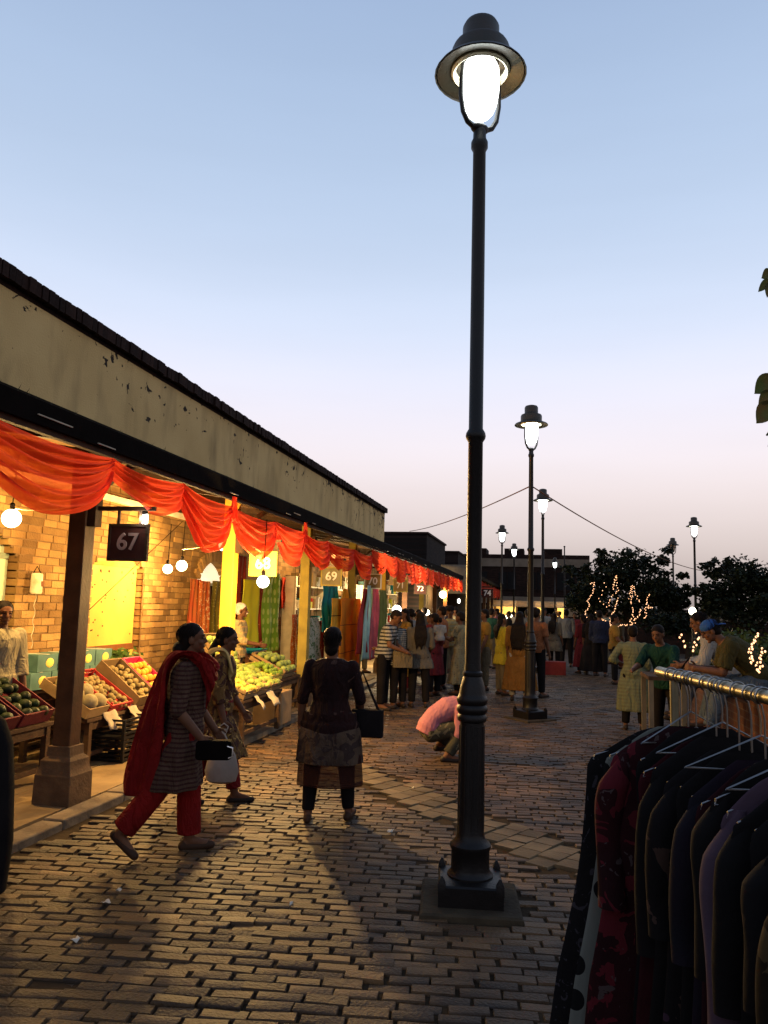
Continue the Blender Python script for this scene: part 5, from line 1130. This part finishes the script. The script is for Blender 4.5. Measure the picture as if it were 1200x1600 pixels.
# ================================================================== RIGHT SIDE: people on the low wall
lady('person in pale green long tunic with hand on hip, seen from behind', at(989, 11.95), 8, c_grn, m_blk, 1.50, 1.05, sleeve=1.5, hem=.72, flare=.05, hair='short', aL=(-12, 34, 70, 60), aR=(5, 10, 30, 5))
man('man in teal shirt leaning forward beside the pale green tunic', at(1040, 10.2), -150, c_teal, m_blk, 1.60, 1.0, lean=14, bend=14, sleeve=1.0, aL=(40, 12, 40, 15), aR=(40, 12, 40, 15), head=(0, 12, 0))
m_wallb = M('planter_brick', (.10, .04, .02), (.06, .026, .015), rough=.9, scale=3, pats=[('brick', 'YZX', .24, .085, (.09, .06, .045))])
LW = thing('planter_wall', 'low brick planter wall along the right side with men sitting on it', 'wall', (2.34, 9.4, 0))
MB().box((0, 0, .43), (.34, 9.0, .86)).build('masonry', m_wallb, LW, smooth=0)
for k in range(10): MB().box((0, -4.05 + k * .9, .895), (.42, .885, .07)).build('cap_stone', m_conc, LW, smooth=0, bevel=.01)
sx_, sy_ = 1.66, 7.35
p = on_y(1118, 1000, 7.25)
f = Fig(1.72, 1.08, 28, 26, sit=1.05, aL=(18, 6, 78, 22), aR=(12, 8, 84, 24), lL=(78, 8, 62, 0), lR=(82, 6, 66, 0), head=(0, 18, 0)); f.curl = (.7, .7)
person('man in blue cap and olive tee sitting on the planter wall over his phone', (2.23, 8.75, 0), -86, f, [T(c_jean, inf=.02), ('shirt', c_olive, dict(sleeve=.85, sinf=.03, inf=.026)), SH, HS(), ('cap', M('blue_cap', (.015, .06, .20), rough=.7), dict(brim=-1))], near=True)
f2 = Fig(1.68, 1.0, 18, 16, sit=1.03, aL=(16, 6, 62, 16), aR=(14, 6, 66, 16), lL=(80, 8, 62, 0), lR=(80, 6, 62, 0), head=(0, 12, 0)); f2.curl = (.6, .6)
person('man in white shirt and grey jeans sitting just behind the man in the blue cap', (2.13, 9.65, 0), -80, f2, [T(c_jeang, inf=.02), ('shirt', c_wht, dict(sleeve=1.6, sinf=.026, inf=.024)), SH, HS()], near=True)
hp = V((2.23, 8.75, 0)) + Matrix.Rotation(RAD(86), 3, 'Z') @ ((f.arms[0][3] + f.arms[1][3]) / 2 + V((0, .05, .03)))
t = thing('mobile_phone', 'dark phone held by the man in the blue cap', 'phone', hp, RAD(82)); q = rotx(.6); MB().box((0, 0, 0), (.075, .012, .15), q).build('case', m_black, t, smooth=0); MB().box(q @ V((0, -.0075, 0)), (.066, .002, .135), q).build('screen', m_eye, t, smooth=0)
# small table with pale legs by the man in teal
t = thing('display_table', 'small dark table with pale legs beside the pale green tunic', 'table', (1.36, 9.3, 0))
MB().box((0, 0, .99), (.4, .7, .04)).build('top', m_twood, t, smooth=0)
for a in (-1, 1):
    for b in (-1, 1): MB().box((a * .17, b * .31, .485), (.05, .05, .97)).build('leg', M('pale_leg', (.14, .11, .07)), t, smooth=0)
t = MB().box((0, 0, .012), (.22, .3, .024)).build('cardboard_sheet', m_carton, smooth=0, loc=(1.42, 9.2, 1.012)); t.rotation_euler[2] = .3; tag(t, 'flat brown cardboard sheet lying on the small table', 'cardboard')

# ================================================================== CLOTHES RACK (right foreground)
m_steel = M('rail_steel', (.20, .18, .12), rough=.42, metal=1, bump=.05, scale=20)
m_wire = M('hanger_wire', (.3, .28, .26), rough=.35, metal=1, bump=0)
ra = on_y(1032, 1050, 2.86); _n = on_z(1200, 1090, ra.z); rb = ra + (_n - ra) * 1.75; rd = (rb - ra).normalized(); rn = V((-rd.y, rd.x, 0)) * -1   # rn points left
if rn.x > 0: rn = -rn
RK = thing('clothes_rack', 'steel rail clothes rack in the right foreground', 'rack', (ra.x, ra.y, 0))
o_ = V((ra.x, ra.y, 0))
MB().tube([ra - o_, rb - o_], .0175, 20).build('rail', m_steel, RK)
MB().lathe([(.004, 0), (.0185, .002), (.0185, .014), (.0175, .018)], 16).build('end_cap', m_steel, RK, loc=ra - o_ - V((0, -.0, 0))).rotation_euler = (-math.pi / 2, 0, 0)
for e in (ra + rd * .12, rb - rd * .1):
    MB().tube([e - o_ + V((0, 0, -.018)), V((e.x, e.y, .06)) - o_], .014, 12).build('upright', m_steel, RK)
    MB().tube([V((e.x, e.y, .05)) - o_ + rn * .28, V((e.x, e.y, .05)) - o_ - rn * .28], .014, 12).build('foot', m_steel, RK)
def garment(label, d, mat, w=.42, L=1.0, th=.05, seed=0, drop=.17, sleeve=.0, yaw=0.0, flare=.02):
    r_ = random.Random(seed); c = ra + rd * d; ph = r_.uniform(0, 6)
    ax_ = (Matrix.Rotation(yaw, 3, 'Z') @ rn); nn = V((ax_.y, -ax_.x, 0))
    h = thing('clothes_hanger', 'hanger of the ' + label, 'hanger', c, 0, 'wire hangers on the rail')
    z0 = -drop + .075
    MB().tube([V((0, 0, .022)) + ax_ * (.0225 * math.cos(a)) + V((0, 0, .0225 * math.sin(a) - .022)) for a in [math.pi * (1.05 - 1.45 * i / 12) for i in range(13)]] + [ax_ * .0 + V((0, 0, -.055)), V((0, 0, z0 - .012))], .0028, 6).build('hook', m_wire, h)
    MB().tube([V((0, 0, z0 - .01)), ax_ * (w * .46) + V((0, 0, z0 - .095)), ax_ * (w * .47) + V((0, 0, z0 - .108)), -ax_ * (w * .47) + V((0, 0, z0 - .108)), -ax_ * (w * .46) + V((0, 0, z0 - .095)), V((0, 0, z0 - .01))], .0026, 6).build('frame', m_wire, h)
    zs = z0 - .005
    def fn(u, v):                                   # v round the garment, u from neck to hem
        a = 2 * math.pi * v
        if u < .16:
            q = u / .16; hw = .075 + (w / 2 - .075) * q ** .9; z = -.105 * q ** 1.15 + .004 * math.sin(q * 5 + ph); tk = .006 + .010 * q
        else:
            q = (u - .16) / .84; hw = w / 2 * (1 - .08 * math.sin(min(1, q * 1.6) * 3.1)) + flare * q; z = -.105 - (L - .1) * q; tk = .016 + .5 * (th - .02) * q
        s_ = math.copysign(abs(math.cos(a)) ** .75, math.cos(a)); n_ = math.sin(a)
        rip = 1 + .5 * max(0, u - .1) * math.sin(7 * s_ * 2 + ph + 2 * math.sin(u * 3)) 
        off = .03 * math.sin(u * 4 + ph) * u + .012 * math.sin(s_ * 9 + ph) * u
        return ax_ * (hw * s_) + nn * (tk * n_ * rip + off) + V((0, 0, zs + z + .01 * math.sin(s_ * 8 + ph) * u))
    mb = MB().grid(fn, 40, 40)
    o = mb.build('hanging_garment', mat, smooth=180, loc=c); tag(o, label, 'garment')
    if sleeve:
        for sd in (1,):
            st = ax_ * (w / 2 - .045) * sd + V((0, 0, zs - .085)); sm = MB()
            sm.loft([(st + ax_ * sd * (.045 * math.sin(min(1, q * 2.5) * 1.57)) + V((0, 0, -sleeve * q)) + nn * .012 * math.sin(q * 6 + ph), ax_ * (.012 + .036 * min(1, q * 5) - .008 * q + .0015 * math.sin(q * 9 + ph)), nn * (.010 + .020 * min(1, q * 5) + .005 * math.sin(q * 9 + ph))) for q in [i / 24 for i in range(25)]], 18).build('sleeve', mat, o)
    return o
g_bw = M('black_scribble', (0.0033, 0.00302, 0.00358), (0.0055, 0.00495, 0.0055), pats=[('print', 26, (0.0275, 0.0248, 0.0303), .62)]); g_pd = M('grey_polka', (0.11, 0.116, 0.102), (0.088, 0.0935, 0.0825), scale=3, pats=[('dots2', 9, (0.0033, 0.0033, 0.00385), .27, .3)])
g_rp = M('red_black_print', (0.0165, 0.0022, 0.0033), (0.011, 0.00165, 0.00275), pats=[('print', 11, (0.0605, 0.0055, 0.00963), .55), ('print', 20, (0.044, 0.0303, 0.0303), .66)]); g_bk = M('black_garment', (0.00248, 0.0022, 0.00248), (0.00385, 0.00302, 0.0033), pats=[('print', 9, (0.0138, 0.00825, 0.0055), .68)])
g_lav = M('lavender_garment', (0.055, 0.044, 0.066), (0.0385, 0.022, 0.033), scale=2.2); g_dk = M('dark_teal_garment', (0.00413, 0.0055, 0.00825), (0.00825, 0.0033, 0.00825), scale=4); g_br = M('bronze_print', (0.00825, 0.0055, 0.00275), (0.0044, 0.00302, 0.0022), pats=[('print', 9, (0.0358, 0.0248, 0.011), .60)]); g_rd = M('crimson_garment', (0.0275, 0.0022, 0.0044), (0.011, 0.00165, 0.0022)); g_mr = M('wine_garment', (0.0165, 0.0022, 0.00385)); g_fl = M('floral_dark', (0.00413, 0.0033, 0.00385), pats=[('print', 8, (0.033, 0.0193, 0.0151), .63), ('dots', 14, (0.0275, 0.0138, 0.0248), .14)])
specs = [('black blouse with pale scribble print at the far end of the rack', .10, g_bw, .56, 1.14, .0, -.05, .17), ('pale grey garment with black polka dots', .17, g_pd, .50, 1.16, 0, .0, .17), ('black garment next to the polka dot one', .23, g_bk, .50, 1.15, 0, .05, .10),
         ('red and black paisley printed garment', .29, g_rp, .53, 1.15, .45, -.04, .10), ('black sleeveless garment right of the paisley one', .37, g_bk, .44, 1.13, 0, .03, .04), ('crimson garment between two black ones', .43, g_rd, .47, 1.13, .0, .05, .04), ('black long-sleeved garment right of the crimson one', .50, g_bk, .44, 1.13, .5, -.03, .03), ('dark floral garment in the middle of the rack', .57, g_fl, .43, 1.15, .4, 0, .03),
         ('plain black garment in the middle of the rack', .64, g_bk, .42, 1.13, 0, .04, .03), ('dark teal sheen garment in the middle of the rack', .71, g_dk, .42, 1.1, .4, .04, .03), ('wine dark garment in the middle of the rack', .78, g_mr, .42, 1.13, 0, -.03, .03), ('black garment left of the lavender one', .85, g_bk, .42, 1.13, .4, .02, .03),
         ('lavender garment with sloping shoulder', .92, g_lav, .43, .95, .5, .02, .02), ('black garment right of the lavender one', .98, g_bk, .44, 1.13, .4, .0, .03), ('second black garment right of the lavender one', 1.05, g_bk, .44, 1.13, 0, .04, .03), ('third black garment right of the lavender one', 1.12, g_bk, .44, 1.13, .3, -.02, .03), ('bronze printed dark garment near the right edge', 1.20, g_br, .46, 1.13, .5, 0, .03), ('black floral garment right of the bronze one', 1.28, g_fl, .44, 1.13, .4, .03, .03),
         ('black garment next to nearest the camera', 1.36, g_bk, .44, 1.13, 0, 0, .03), ('wine garment nearest the camera at the right edge', 1.44, g_mr, .42, 1.13, 0, 0, .03)]
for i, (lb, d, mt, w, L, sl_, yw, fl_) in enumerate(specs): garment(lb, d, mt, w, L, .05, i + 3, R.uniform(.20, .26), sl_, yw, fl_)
for k in range(5):
    h = thing('clothes_hanger', ['first', 'second', 'third', 'fourth', 'fifth'][k] + ' empty spare wire hanger counted from the far rail end', 'hanger', ra + rd * (.25 + k * .22), 0, 'wire hangers on the rail')
    a_ = Matrix.Rotation(R.uniform(-.5, .5), 3, 'Z') @ rn
    MB().tube([V((0, 0, 0)) + a_ * (.0225 * math.cos(a)) + V((0, 0, .0225 * math.sin(a))) for a in [math.pi * (1.05 - 1.45 * i / 12) for i in range(13)]] + [V((0, 0, -.055)), V((0, 0, -.10))], .0028, 6).build('hook', m_wire, h)
    MB().tube([V((0, 0, -.10)), a_ * .19 + V((0, 0, -.19)), -a_ * .19 + V((0, 0, -.19)), V((0, 0, -.10))], .0026, 6).build('frame', m_wire, h)
# ================================================================== TREES AND HEDGE
m_bark = M('dark_bark', (.03, .022, .016), (.018, .013, .01), rough=.95, scale=12, bump=.8, bscale=40)
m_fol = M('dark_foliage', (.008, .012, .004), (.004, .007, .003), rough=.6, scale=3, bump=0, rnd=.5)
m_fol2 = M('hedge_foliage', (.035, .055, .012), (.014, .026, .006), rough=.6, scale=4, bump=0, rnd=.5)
def leaves(mb, c, rad, n, size, r_, up=.3):
    c = V(c)
    for _ in range(n):
        d = V((r_.gauss(0, .46), r_.gauss(0, .46), r_.gauss(0, .46))); d = d if d.length < 1.1 else d * (r_.uniform(.5, 1.05) / d.length)
        p = c + V((d.x * rad[0], d.y * rad[1], d.z * rad[2])); a = V((r_.gauss(0, 1), r_.gauss(0, 1), r_.gauss(-.2, .6))).normalized() * size * r_.uniform(.6, 1.3); b = a.orthogonal(); b.rotate(Quaternion(a.normalized(), r_.uniform(0, 6))); b = b.normalized() * a.length * .36
        m_ = p + a * .45; mb.add([p, m_ + b, p + a, m_ - b], [(0, 1, 2, 3)])
def tree(label, base, trunk_h, lobes, nl, size, seed, name='tree', lean=(0, 0)):
    r_ = random.Random(seed); t = thing(name, label, 'tree', base); tr = MB(); B = V(base)
    top = V((lean[0], lean[1], trunk_h)); tr.tube([(0, 0, -.05), top * .4 + V((.05, 0, 0)), top * .75, top], [.16, .12, .10, .08], 10); tr.build('trunk', m_bark, t)
    for i, (c, rad) in enumerate(lobes):
        c = V(c) - B; l = MB(); l.tube([top * .8, top.lerp(c, .5) + V((0, 0, .08)), c], [.07, .045, .02], 7)
        for k in range(4):
            e = c + V((r_.uniform(-1, 1) * rad[0], r_.uniform(-1, 1) * rad[1], r_.uniform(-.5, 1) * rad[2])) * .8; l.tube([top.lerp(c, .7), e], [.03, .008], 5)
        l.build('branch', m_bark, t)
    cr = MB()
    for c, rad in lobes:
        c = V(c) - B; leaves(cr, c, rad, nl, size, r_)
        for k in range(14):
            a = r_.uniform(0, 6.28); e = V((math.cos(a) * rad[0], math.sin(a) * rad[1], r_.uniform(-.3, .8) * rad[2])) * r_.uniform(.8, 1.3); leaves(cr, c + e, (rad[0] * .2, rad[1] * .2, rad[2] * .22), nl // 16, size, r_)
    cr.build('crown', m_fol, t, smooth=0)
    return t
def P(x, y, Y): return on_y(x, y, Y)
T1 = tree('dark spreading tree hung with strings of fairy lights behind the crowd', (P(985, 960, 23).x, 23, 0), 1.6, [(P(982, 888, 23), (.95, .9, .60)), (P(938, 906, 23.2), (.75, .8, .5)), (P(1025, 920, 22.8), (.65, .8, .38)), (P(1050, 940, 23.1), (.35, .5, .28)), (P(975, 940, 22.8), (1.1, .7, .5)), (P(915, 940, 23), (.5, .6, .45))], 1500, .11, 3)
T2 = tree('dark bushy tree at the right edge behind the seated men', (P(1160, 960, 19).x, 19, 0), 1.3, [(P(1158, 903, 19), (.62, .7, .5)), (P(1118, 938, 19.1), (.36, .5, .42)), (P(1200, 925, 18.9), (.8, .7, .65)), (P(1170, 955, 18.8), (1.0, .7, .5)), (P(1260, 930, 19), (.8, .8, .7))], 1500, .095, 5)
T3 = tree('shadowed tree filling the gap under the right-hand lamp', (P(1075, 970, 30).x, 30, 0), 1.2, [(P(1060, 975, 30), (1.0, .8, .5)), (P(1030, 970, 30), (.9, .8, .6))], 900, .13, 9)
# strings of tiny lights wound along the tree and hedge
e_f = EM('fairy_bulb', (1.0, .47, .19), 2.6); 
def fairy(label, pts, Y, n, r=.0115, jit=.012):
    t = thing('fairy_light_string', label, 'string lights', P(*pts[0], Y)); o0 = P(*pts[0], Y); Q = [P(x, y, Y) - o0 for x, y in pts]
    L = [0]
    for a, b in zip(Q, Q[1:]): L.append(L[-1] + (b - a).length)
    path = []; bl = MB()
    n = int(n * 1.1)
    for i in range(n):
        s = L[-1] * (i + .5) / n; k = max(j for j in range(len(L)) if L[j] <= s); k = min(k, len(Q) - 2); p = Q[k].lerp(Q[k + 1], (s - L[k]) / max(1e-6, L[k + 1] - L[k])) + V((R.gauss(0, jit), R.gauss(0, .06), R.gauss(0, jit))); path.append(p)
        bl.ell(p, (r, r, r * 1.2), 6, 4)
    MB().tube(path, .005, 4).build('cable', m_black, t); o = bl.build('bulbs', e_f, t); o['kind'] = 'stuff'; return t
Yf = 21.9
fairy('zigzag string of fairy lights at the far left of the tree', [(921, 912), (928, 910), (926, 925), (918, 940), (922, 945), (913, 960), (917, 966)], Yf, 26)
fairy('short string of fairy lights high on the left of the tree', [(944, 908), (945, 916), (935, 938), (950, 950)], Yf, 8)
fairy('tall pointed string of fairy lights in the middle of the tree', [(962, 897), (957, 922), (963, 899), (966, 923), (954, 935), (951, 948)], Yf, 26)
fairy('curved string of fairy lights running down the middle branch', [(966, 934), (960, 953), (953, 967), (955, 984)], Yf, 22)
fairy('low looping string of fairy lights at the foot of the tree', [(930, 957), (942, 968), (953, 974), (958, 984), (968, 977), (988, 976), (992, 972)], Yf, 34)
fairy('pointed string of fairy lights right of the middle of the tree', [(987, 915), (984, 930), (986, 944), (988, 915), (996, 934), (1001, 942)], Yf, 26)
fairy('hanging string of fairy lights at the right of the tree', [(990, 948), (988, 966), (984, 972), (998, 964), (1001, 950)], Yf, 24)
fairy('bunched string of fairy lights at the far right of the tree', [(1014, 928), (1010, 944), (1018, 950), (1008, 950), (1010, 962), (1006, 968)], Yf, 22)
hg = MB(); rr = random.Random(4)
for k in range(22): leaves(hg, (.25 * math.sin(k) * .4, -4.4 + k * .42, .42 + .08 * math.sin(k * 2.1)), (.55, .42, .40), 420, .07, rr)
HD = thing('hedge', 'leafy green hedge behind the planter wall on the right', 'hedge', (3.05, 10.2, .62)); o = hg.build('foliage', m_fol2, HD, smooth=0); o['kind'] = 'stuff'
for k in range(10): MB().tube([(0, -4 + k * .88, -.62), (.05, -3.95 + k * .88, .4)], [.03, .012], 6).build('stem', m_bark, HD)
fairy('loop of fairy lights on the hedge at the right edge', [(1182, 988), (1180, 1000), (1175, 1014), (1176, 1030), (1178, 1044), (1184, 1048), (1189, 1036), (1192, 1020), (1200, 1016)], 8.3, 34, .010, .008)
fairy('scattered fairy lights on the hedge left of the white shirt', [(1058, 990), (1062, 1002), (1070, 1008), (1084, 1016)], 10.2, 6, .012, .02)
fairy('fairy lights on the hedge behind the man in white', [(1090, 988), (1092, 997), (1085, 1005), (1084, 1012), (1084, 1018)], 10.2, 7, .012, .01)
glow(HD, (-.5, -1.2, .3), (1, .5, .2), 2.0, .1)
# near tree whose twigs reach into the frame at the right
m_leafn = M('near_leaf', (.05, .075, .02), (.09, .06, .02), rough=.5, scale=14, bump=.3, trans=(.25, 0))
NT = thing('tree', 'tree outside the right edge with a few broad leaves reaching into the sky', 'tree', (2.55, 3.9, 0))
MB().tube([(0, 0, -.05), (.05, 0, 1.2), (0, .02, 2.2), (-.1, 0, 3.2)], [.13, .10, .07, .04], 10).build('trunk', m_bark, NT)
B0 = V((2.55, 3.9, 0))
def leaf(mb, base, tip, w, bendz=.02):
    base, tip = V(base), V(tip); d = tip - base; s_ = d.cross(FW).normalized() * w
    for i in range(6):
        pass
    def fn(u, v): return base + d * u + s_ * (2 * v - 1) * math.sin(math.pi * min(1, u * .97 + .02)) ** .8 + V((0, 0, -bendz * u * u)) - FW * (.25 * w * abs(2 * v - 1))
    mb.grid(fn, 8, 4)
YL = 3.3
groups = [((1235, 455), [((1204, 424), (1189, 428), 7), ((1205, 436), (1184, 449), 6), ((1200, 442), (1198, 458), 4)]), ((1240, 600), [((1208, 586), (1178, 608), 12), ((1206, 612), (1184, 626), 9), ((1206, 628), (1181, 654), 13), ((1206, 676), (1196, 672), 5), ((1206, 690), (1199, 690), 4)])]
for gi, (st, ls) in enumerate(groups):
    s0 = on_y(*st, YL) - B0; MB().tube([V((-.02, 0, 2.3 + .6 * (1 - gi))), (V((0, 0, 2.4)) + s0) / 2 + V((0, 0, .2)), s0], [.03, .02, .008], 6).build('branch', m_bark, NT)
    for a, b, w in ls:
        A_, B_ = on_y(*a, YL) - B0, on_y(*b, YL) - B0; lm = MB(); leaf(lm, A_, B_, w / F_PX * YL * 1.1); lm.build('leaf', m_leafn, NT, smooth=180); MB().tube([s0, A_], [.004, .003], 5).build('twig', m_bark, NT)
cr = MB(); rr = random.Random(11)
for c in ((.3, .2, 3.3), (.7, -.2, 2.9), (.2, .7, 3.0), (.8, .6, 3.5)): leaves(cr, c, (.45, .45, .4), 140, .13, rr)
cr.build('crown', m_leafn, NT, smooth=0)

# ================================================================== FAR BUILDINGS
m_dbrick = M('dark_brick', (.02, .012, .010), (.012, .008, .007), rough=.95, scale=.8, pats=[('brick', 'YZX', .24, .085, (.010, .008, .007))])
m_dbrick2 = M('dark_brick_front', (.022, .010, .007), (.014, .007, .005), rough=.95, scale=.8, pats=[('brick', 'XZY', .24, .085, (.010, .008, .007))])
m_band = M('concrete_band', (.15, .115, .085), (.11, .085, .06), rough=.9, scale=1.5)
m_void = M('dark_opening', (.008, .007, .007), bump=0)
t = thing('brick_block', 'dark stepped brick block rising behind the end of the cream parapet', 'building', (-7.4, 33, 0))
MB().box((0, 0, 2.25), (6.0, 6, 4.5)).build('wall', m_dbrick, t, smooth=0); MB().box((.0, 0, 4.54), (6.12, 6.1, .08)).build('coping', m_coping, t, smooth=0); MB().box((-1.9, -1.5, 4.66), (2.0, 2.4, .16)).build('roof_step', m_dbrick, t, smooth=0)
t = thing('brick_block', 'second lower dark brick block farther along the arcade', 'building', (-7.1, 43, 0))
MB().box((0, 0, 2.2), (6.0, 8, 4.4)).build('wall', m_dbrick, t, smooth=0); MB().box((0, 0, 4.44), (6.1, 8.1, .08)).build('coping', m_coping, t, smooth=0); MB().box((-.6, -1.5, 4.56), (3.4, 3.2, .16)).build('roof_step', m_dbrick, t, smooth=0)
# second run of arcade
t = thing('far_arcade', 'far stretch of arcade with red swags right of the nearest lamp mast', 'building', (-2.9, 46, 0)); FA = t
MB().box((-2.1, 0, 1.6), (.2, 22, 3.2)).build('back_wall', m_brick_t, t, smooth=0); MB().box((-1.0, 0, 3.05), (2.4, 22, .14)).build('roof', m_black, t, smooth=0)
MB().box((-.9, -11.3, 2.9), (2.2, .25, 1.3)).build('gable_end', M('pale_gable', (.20, .17, .13)), t, smooth=0)
for k in range(7): MB().box((-.1, -10.5 + k * 3.5, 1.5), (.16, .16, 3.0)).build('pillar', m_post, t, smooth=0)
for k in range(8): swag(36 + k * 2.5, 38.5 + k * 2.5, 2.95, 2.95, 2.3, ORD[k] + ' red swag along the far stretch of arcade', X=-2.85, seed=50 + k, nu=14, nv=16, group='red swags on the far arcade')
s_ = thing('shop_sign', 'tiny dark sign reading 74 at the far arcade', 'sign', (-2.6, 37.5, 2.7)); MB().box((.1, 0, -.35), (.55, .05, .42)).build('board', m_signd, s_, smooth=0); stand_text(text_mb('74', .36, .01, .01), (.1, -.04, -.35)).build('numeral', m_num, s_, smooth=0); MB().box((.0, 0, -.05), (.8, .05, .06)).build('arm', m_wood, s_, smooth=0)
# cross building at the end of the street
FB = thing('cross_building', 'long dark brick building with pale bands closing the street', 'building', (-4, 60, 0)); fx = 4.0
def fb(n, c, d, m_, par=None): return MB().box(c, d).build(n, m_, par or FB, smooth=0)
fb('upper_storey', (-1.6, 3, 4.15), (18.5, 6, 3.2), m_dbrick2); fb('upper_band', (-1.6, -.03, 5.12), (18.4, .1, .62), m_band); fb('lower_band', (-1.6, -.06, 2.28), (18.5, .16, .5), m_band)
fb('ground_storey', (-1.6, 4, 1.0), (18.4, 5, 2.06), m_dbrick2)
for k in range(3): fb('roof_block', (-.9 + k * 2.9, 2, 6.0), (1.5, 3, .5), m_dbrick2)
for k in range(8):
    w_ = fb('window', (-9.5 + k * 2.2, -.005, 3.75), (1.3, .06, 1.3), m_void)
    fb('frame', (-9.5 + k * 2.2, -.05, 3.05), (1.5, .08, .08), m_dbrick2, w_); fb('frame', (-9.5 + k * 2.2, -.05, 3.75), (.05, .06, 1.28), m_dbrick2, w_)
for k in range(6): fb('pier', (-9.0 + k * 3.3, .6, 1.0), (.45, .5, 2.06), m_dbrick2)
# lit stalls under it
for k, (xx, w_, e_) in enumerate([(800, 3.0, .8), (838, 2.6, .9), (878, 2.6, 1.0)]):
    p = on_y(xx, 963, 52); t = thing('market_canopy', ['left', 'middle', 'right'][k] + ' one of the lit canopies at the end of the street', 'canopy', (p.x, 52, 0))
    MB().add([(-w_ / 2, -.9, 1.75), (w_ / 2, -.9, 1.75), (w_ / 2, .9, 2.15), (-w_ / 2, .9, 2.15)], [(0, 1, 2, 3)]).build('cloth_roof', M('canopy_cloth', (.62, .5, .3), trans=(.5, 0)), t, smooth=0, solid=.02)
    MB().box((0, .95, 1.35), (w_, .04, 1.4)).build('back_cloth', M('canopy_back', (.6, .45, .2)), t, smooth=0)
    for a in (-1, 1):
        for b in (-1, 1): MB().box((a * w_ / 2, b * .88, .88 + .19 * (b + 1) / 2), (.05, .05, 1.76 + .38 * (b + 1) / 2)).build('pole', m_wood, t, smooth=0)
    MB().box((0, .2, .45), (w_ * .8, .8, .9)).build('counter', m_twood, t, smooth=0)
    glow(t, (0, .1, 1.5), (1, .7, .3), 110, .12)
bulb(on_y(796, 966, 51.4), .30, 60, 'far glaring bulb at the left of the lit canopies', drop=.35, ec=(1, .9, .6), e=6); bulb(on_y(842, 968, 51.4), .28, 60, 'far glaring bulb behind the wired mast', drop=.35, ec=(1, .9, .6), e=6)
q = thing('garden_lamp', 'small round garden lamp glowing between the two trees', 'lamp', on_y(1082, 955, 16)); MB().ell((0, 0, 0), (.07, .07, .08), 14, 10).build('globe', EMG('garden_globe', (1, .92, .66), 8), q); MB().lathe([(.05, -.11), (.06, -.09), (.045, -.07)], 12).build('collar', m_black, q); MB().tube([(0, 0, -.09), (0, 0, -q.location.z)], .02, 8).build('post', m_iron, q); glow(q, (0, 0, 0), (1, .75, .4), 28, .05)
w_ = thing('boundary_wall', 'pale low wall glimpsed behind the garden lamp', 'wall', (8, 34, 0)); MB().box((0, 0, .9), (14, .3, 1.8)).build('masonry', m_dbrick2, w_, smooth=0); MB().box((0, -.02, 1.55), (14, .36, .35)).build('band', m_band, w_, smooth=0)
p = on_y(882, 900, 45); t = thing('flag_pole', 'thin bare pole rising before the far brick building', 'pole', (p.x, 45, 0)); MB().tube([(0, 0, 0), (0, 0, 5.2)], [.05, .035], 8).build('mast', m_iron, t); MB().ell((0, 0, 5.23), (.06, .06, .05), 8, 6).build('finial', m_iron, t)

# paper scraps on the paving
for k, (x, y) in enumerate([(185, 1393), (165, 1412), (455, 1414), (610, 1300), (812, 1058), (120, 1470), (645, 1232), (905, 1078)]):
    p = on_z(x, y); a = R.uniform(0, 6); s_ = R.uniform(.012, .03)
    fn = lambda u, v: V(((u - .5) * s_ * 2, (v - .5) * s_ * 1.4, .010 + .008 * math.sin(u * 5 + v * 3 + k)))
    o = MB().grid(fn, 4, 4).build('paper_scrap', M('scrap_paper', (.5, .46, .38)), smooth=180, solid=.001, loc=p); o.rotation_euler[2] = a
    tag(o, ['pale paper scrap left of the striding woman', 'second pale paper scrap in the left foreground', 'paper scrap on the paving in front of the woman seen from behind', 'paper scrap near the pale diagonal slabs', 'paper scrap far up the street right of the wired lamp', 'paper scrap in the bottom left foreground', 'paper scrap left of the crouching man', 'paper scrap in front of the pale green tunic'][k], 'litter')
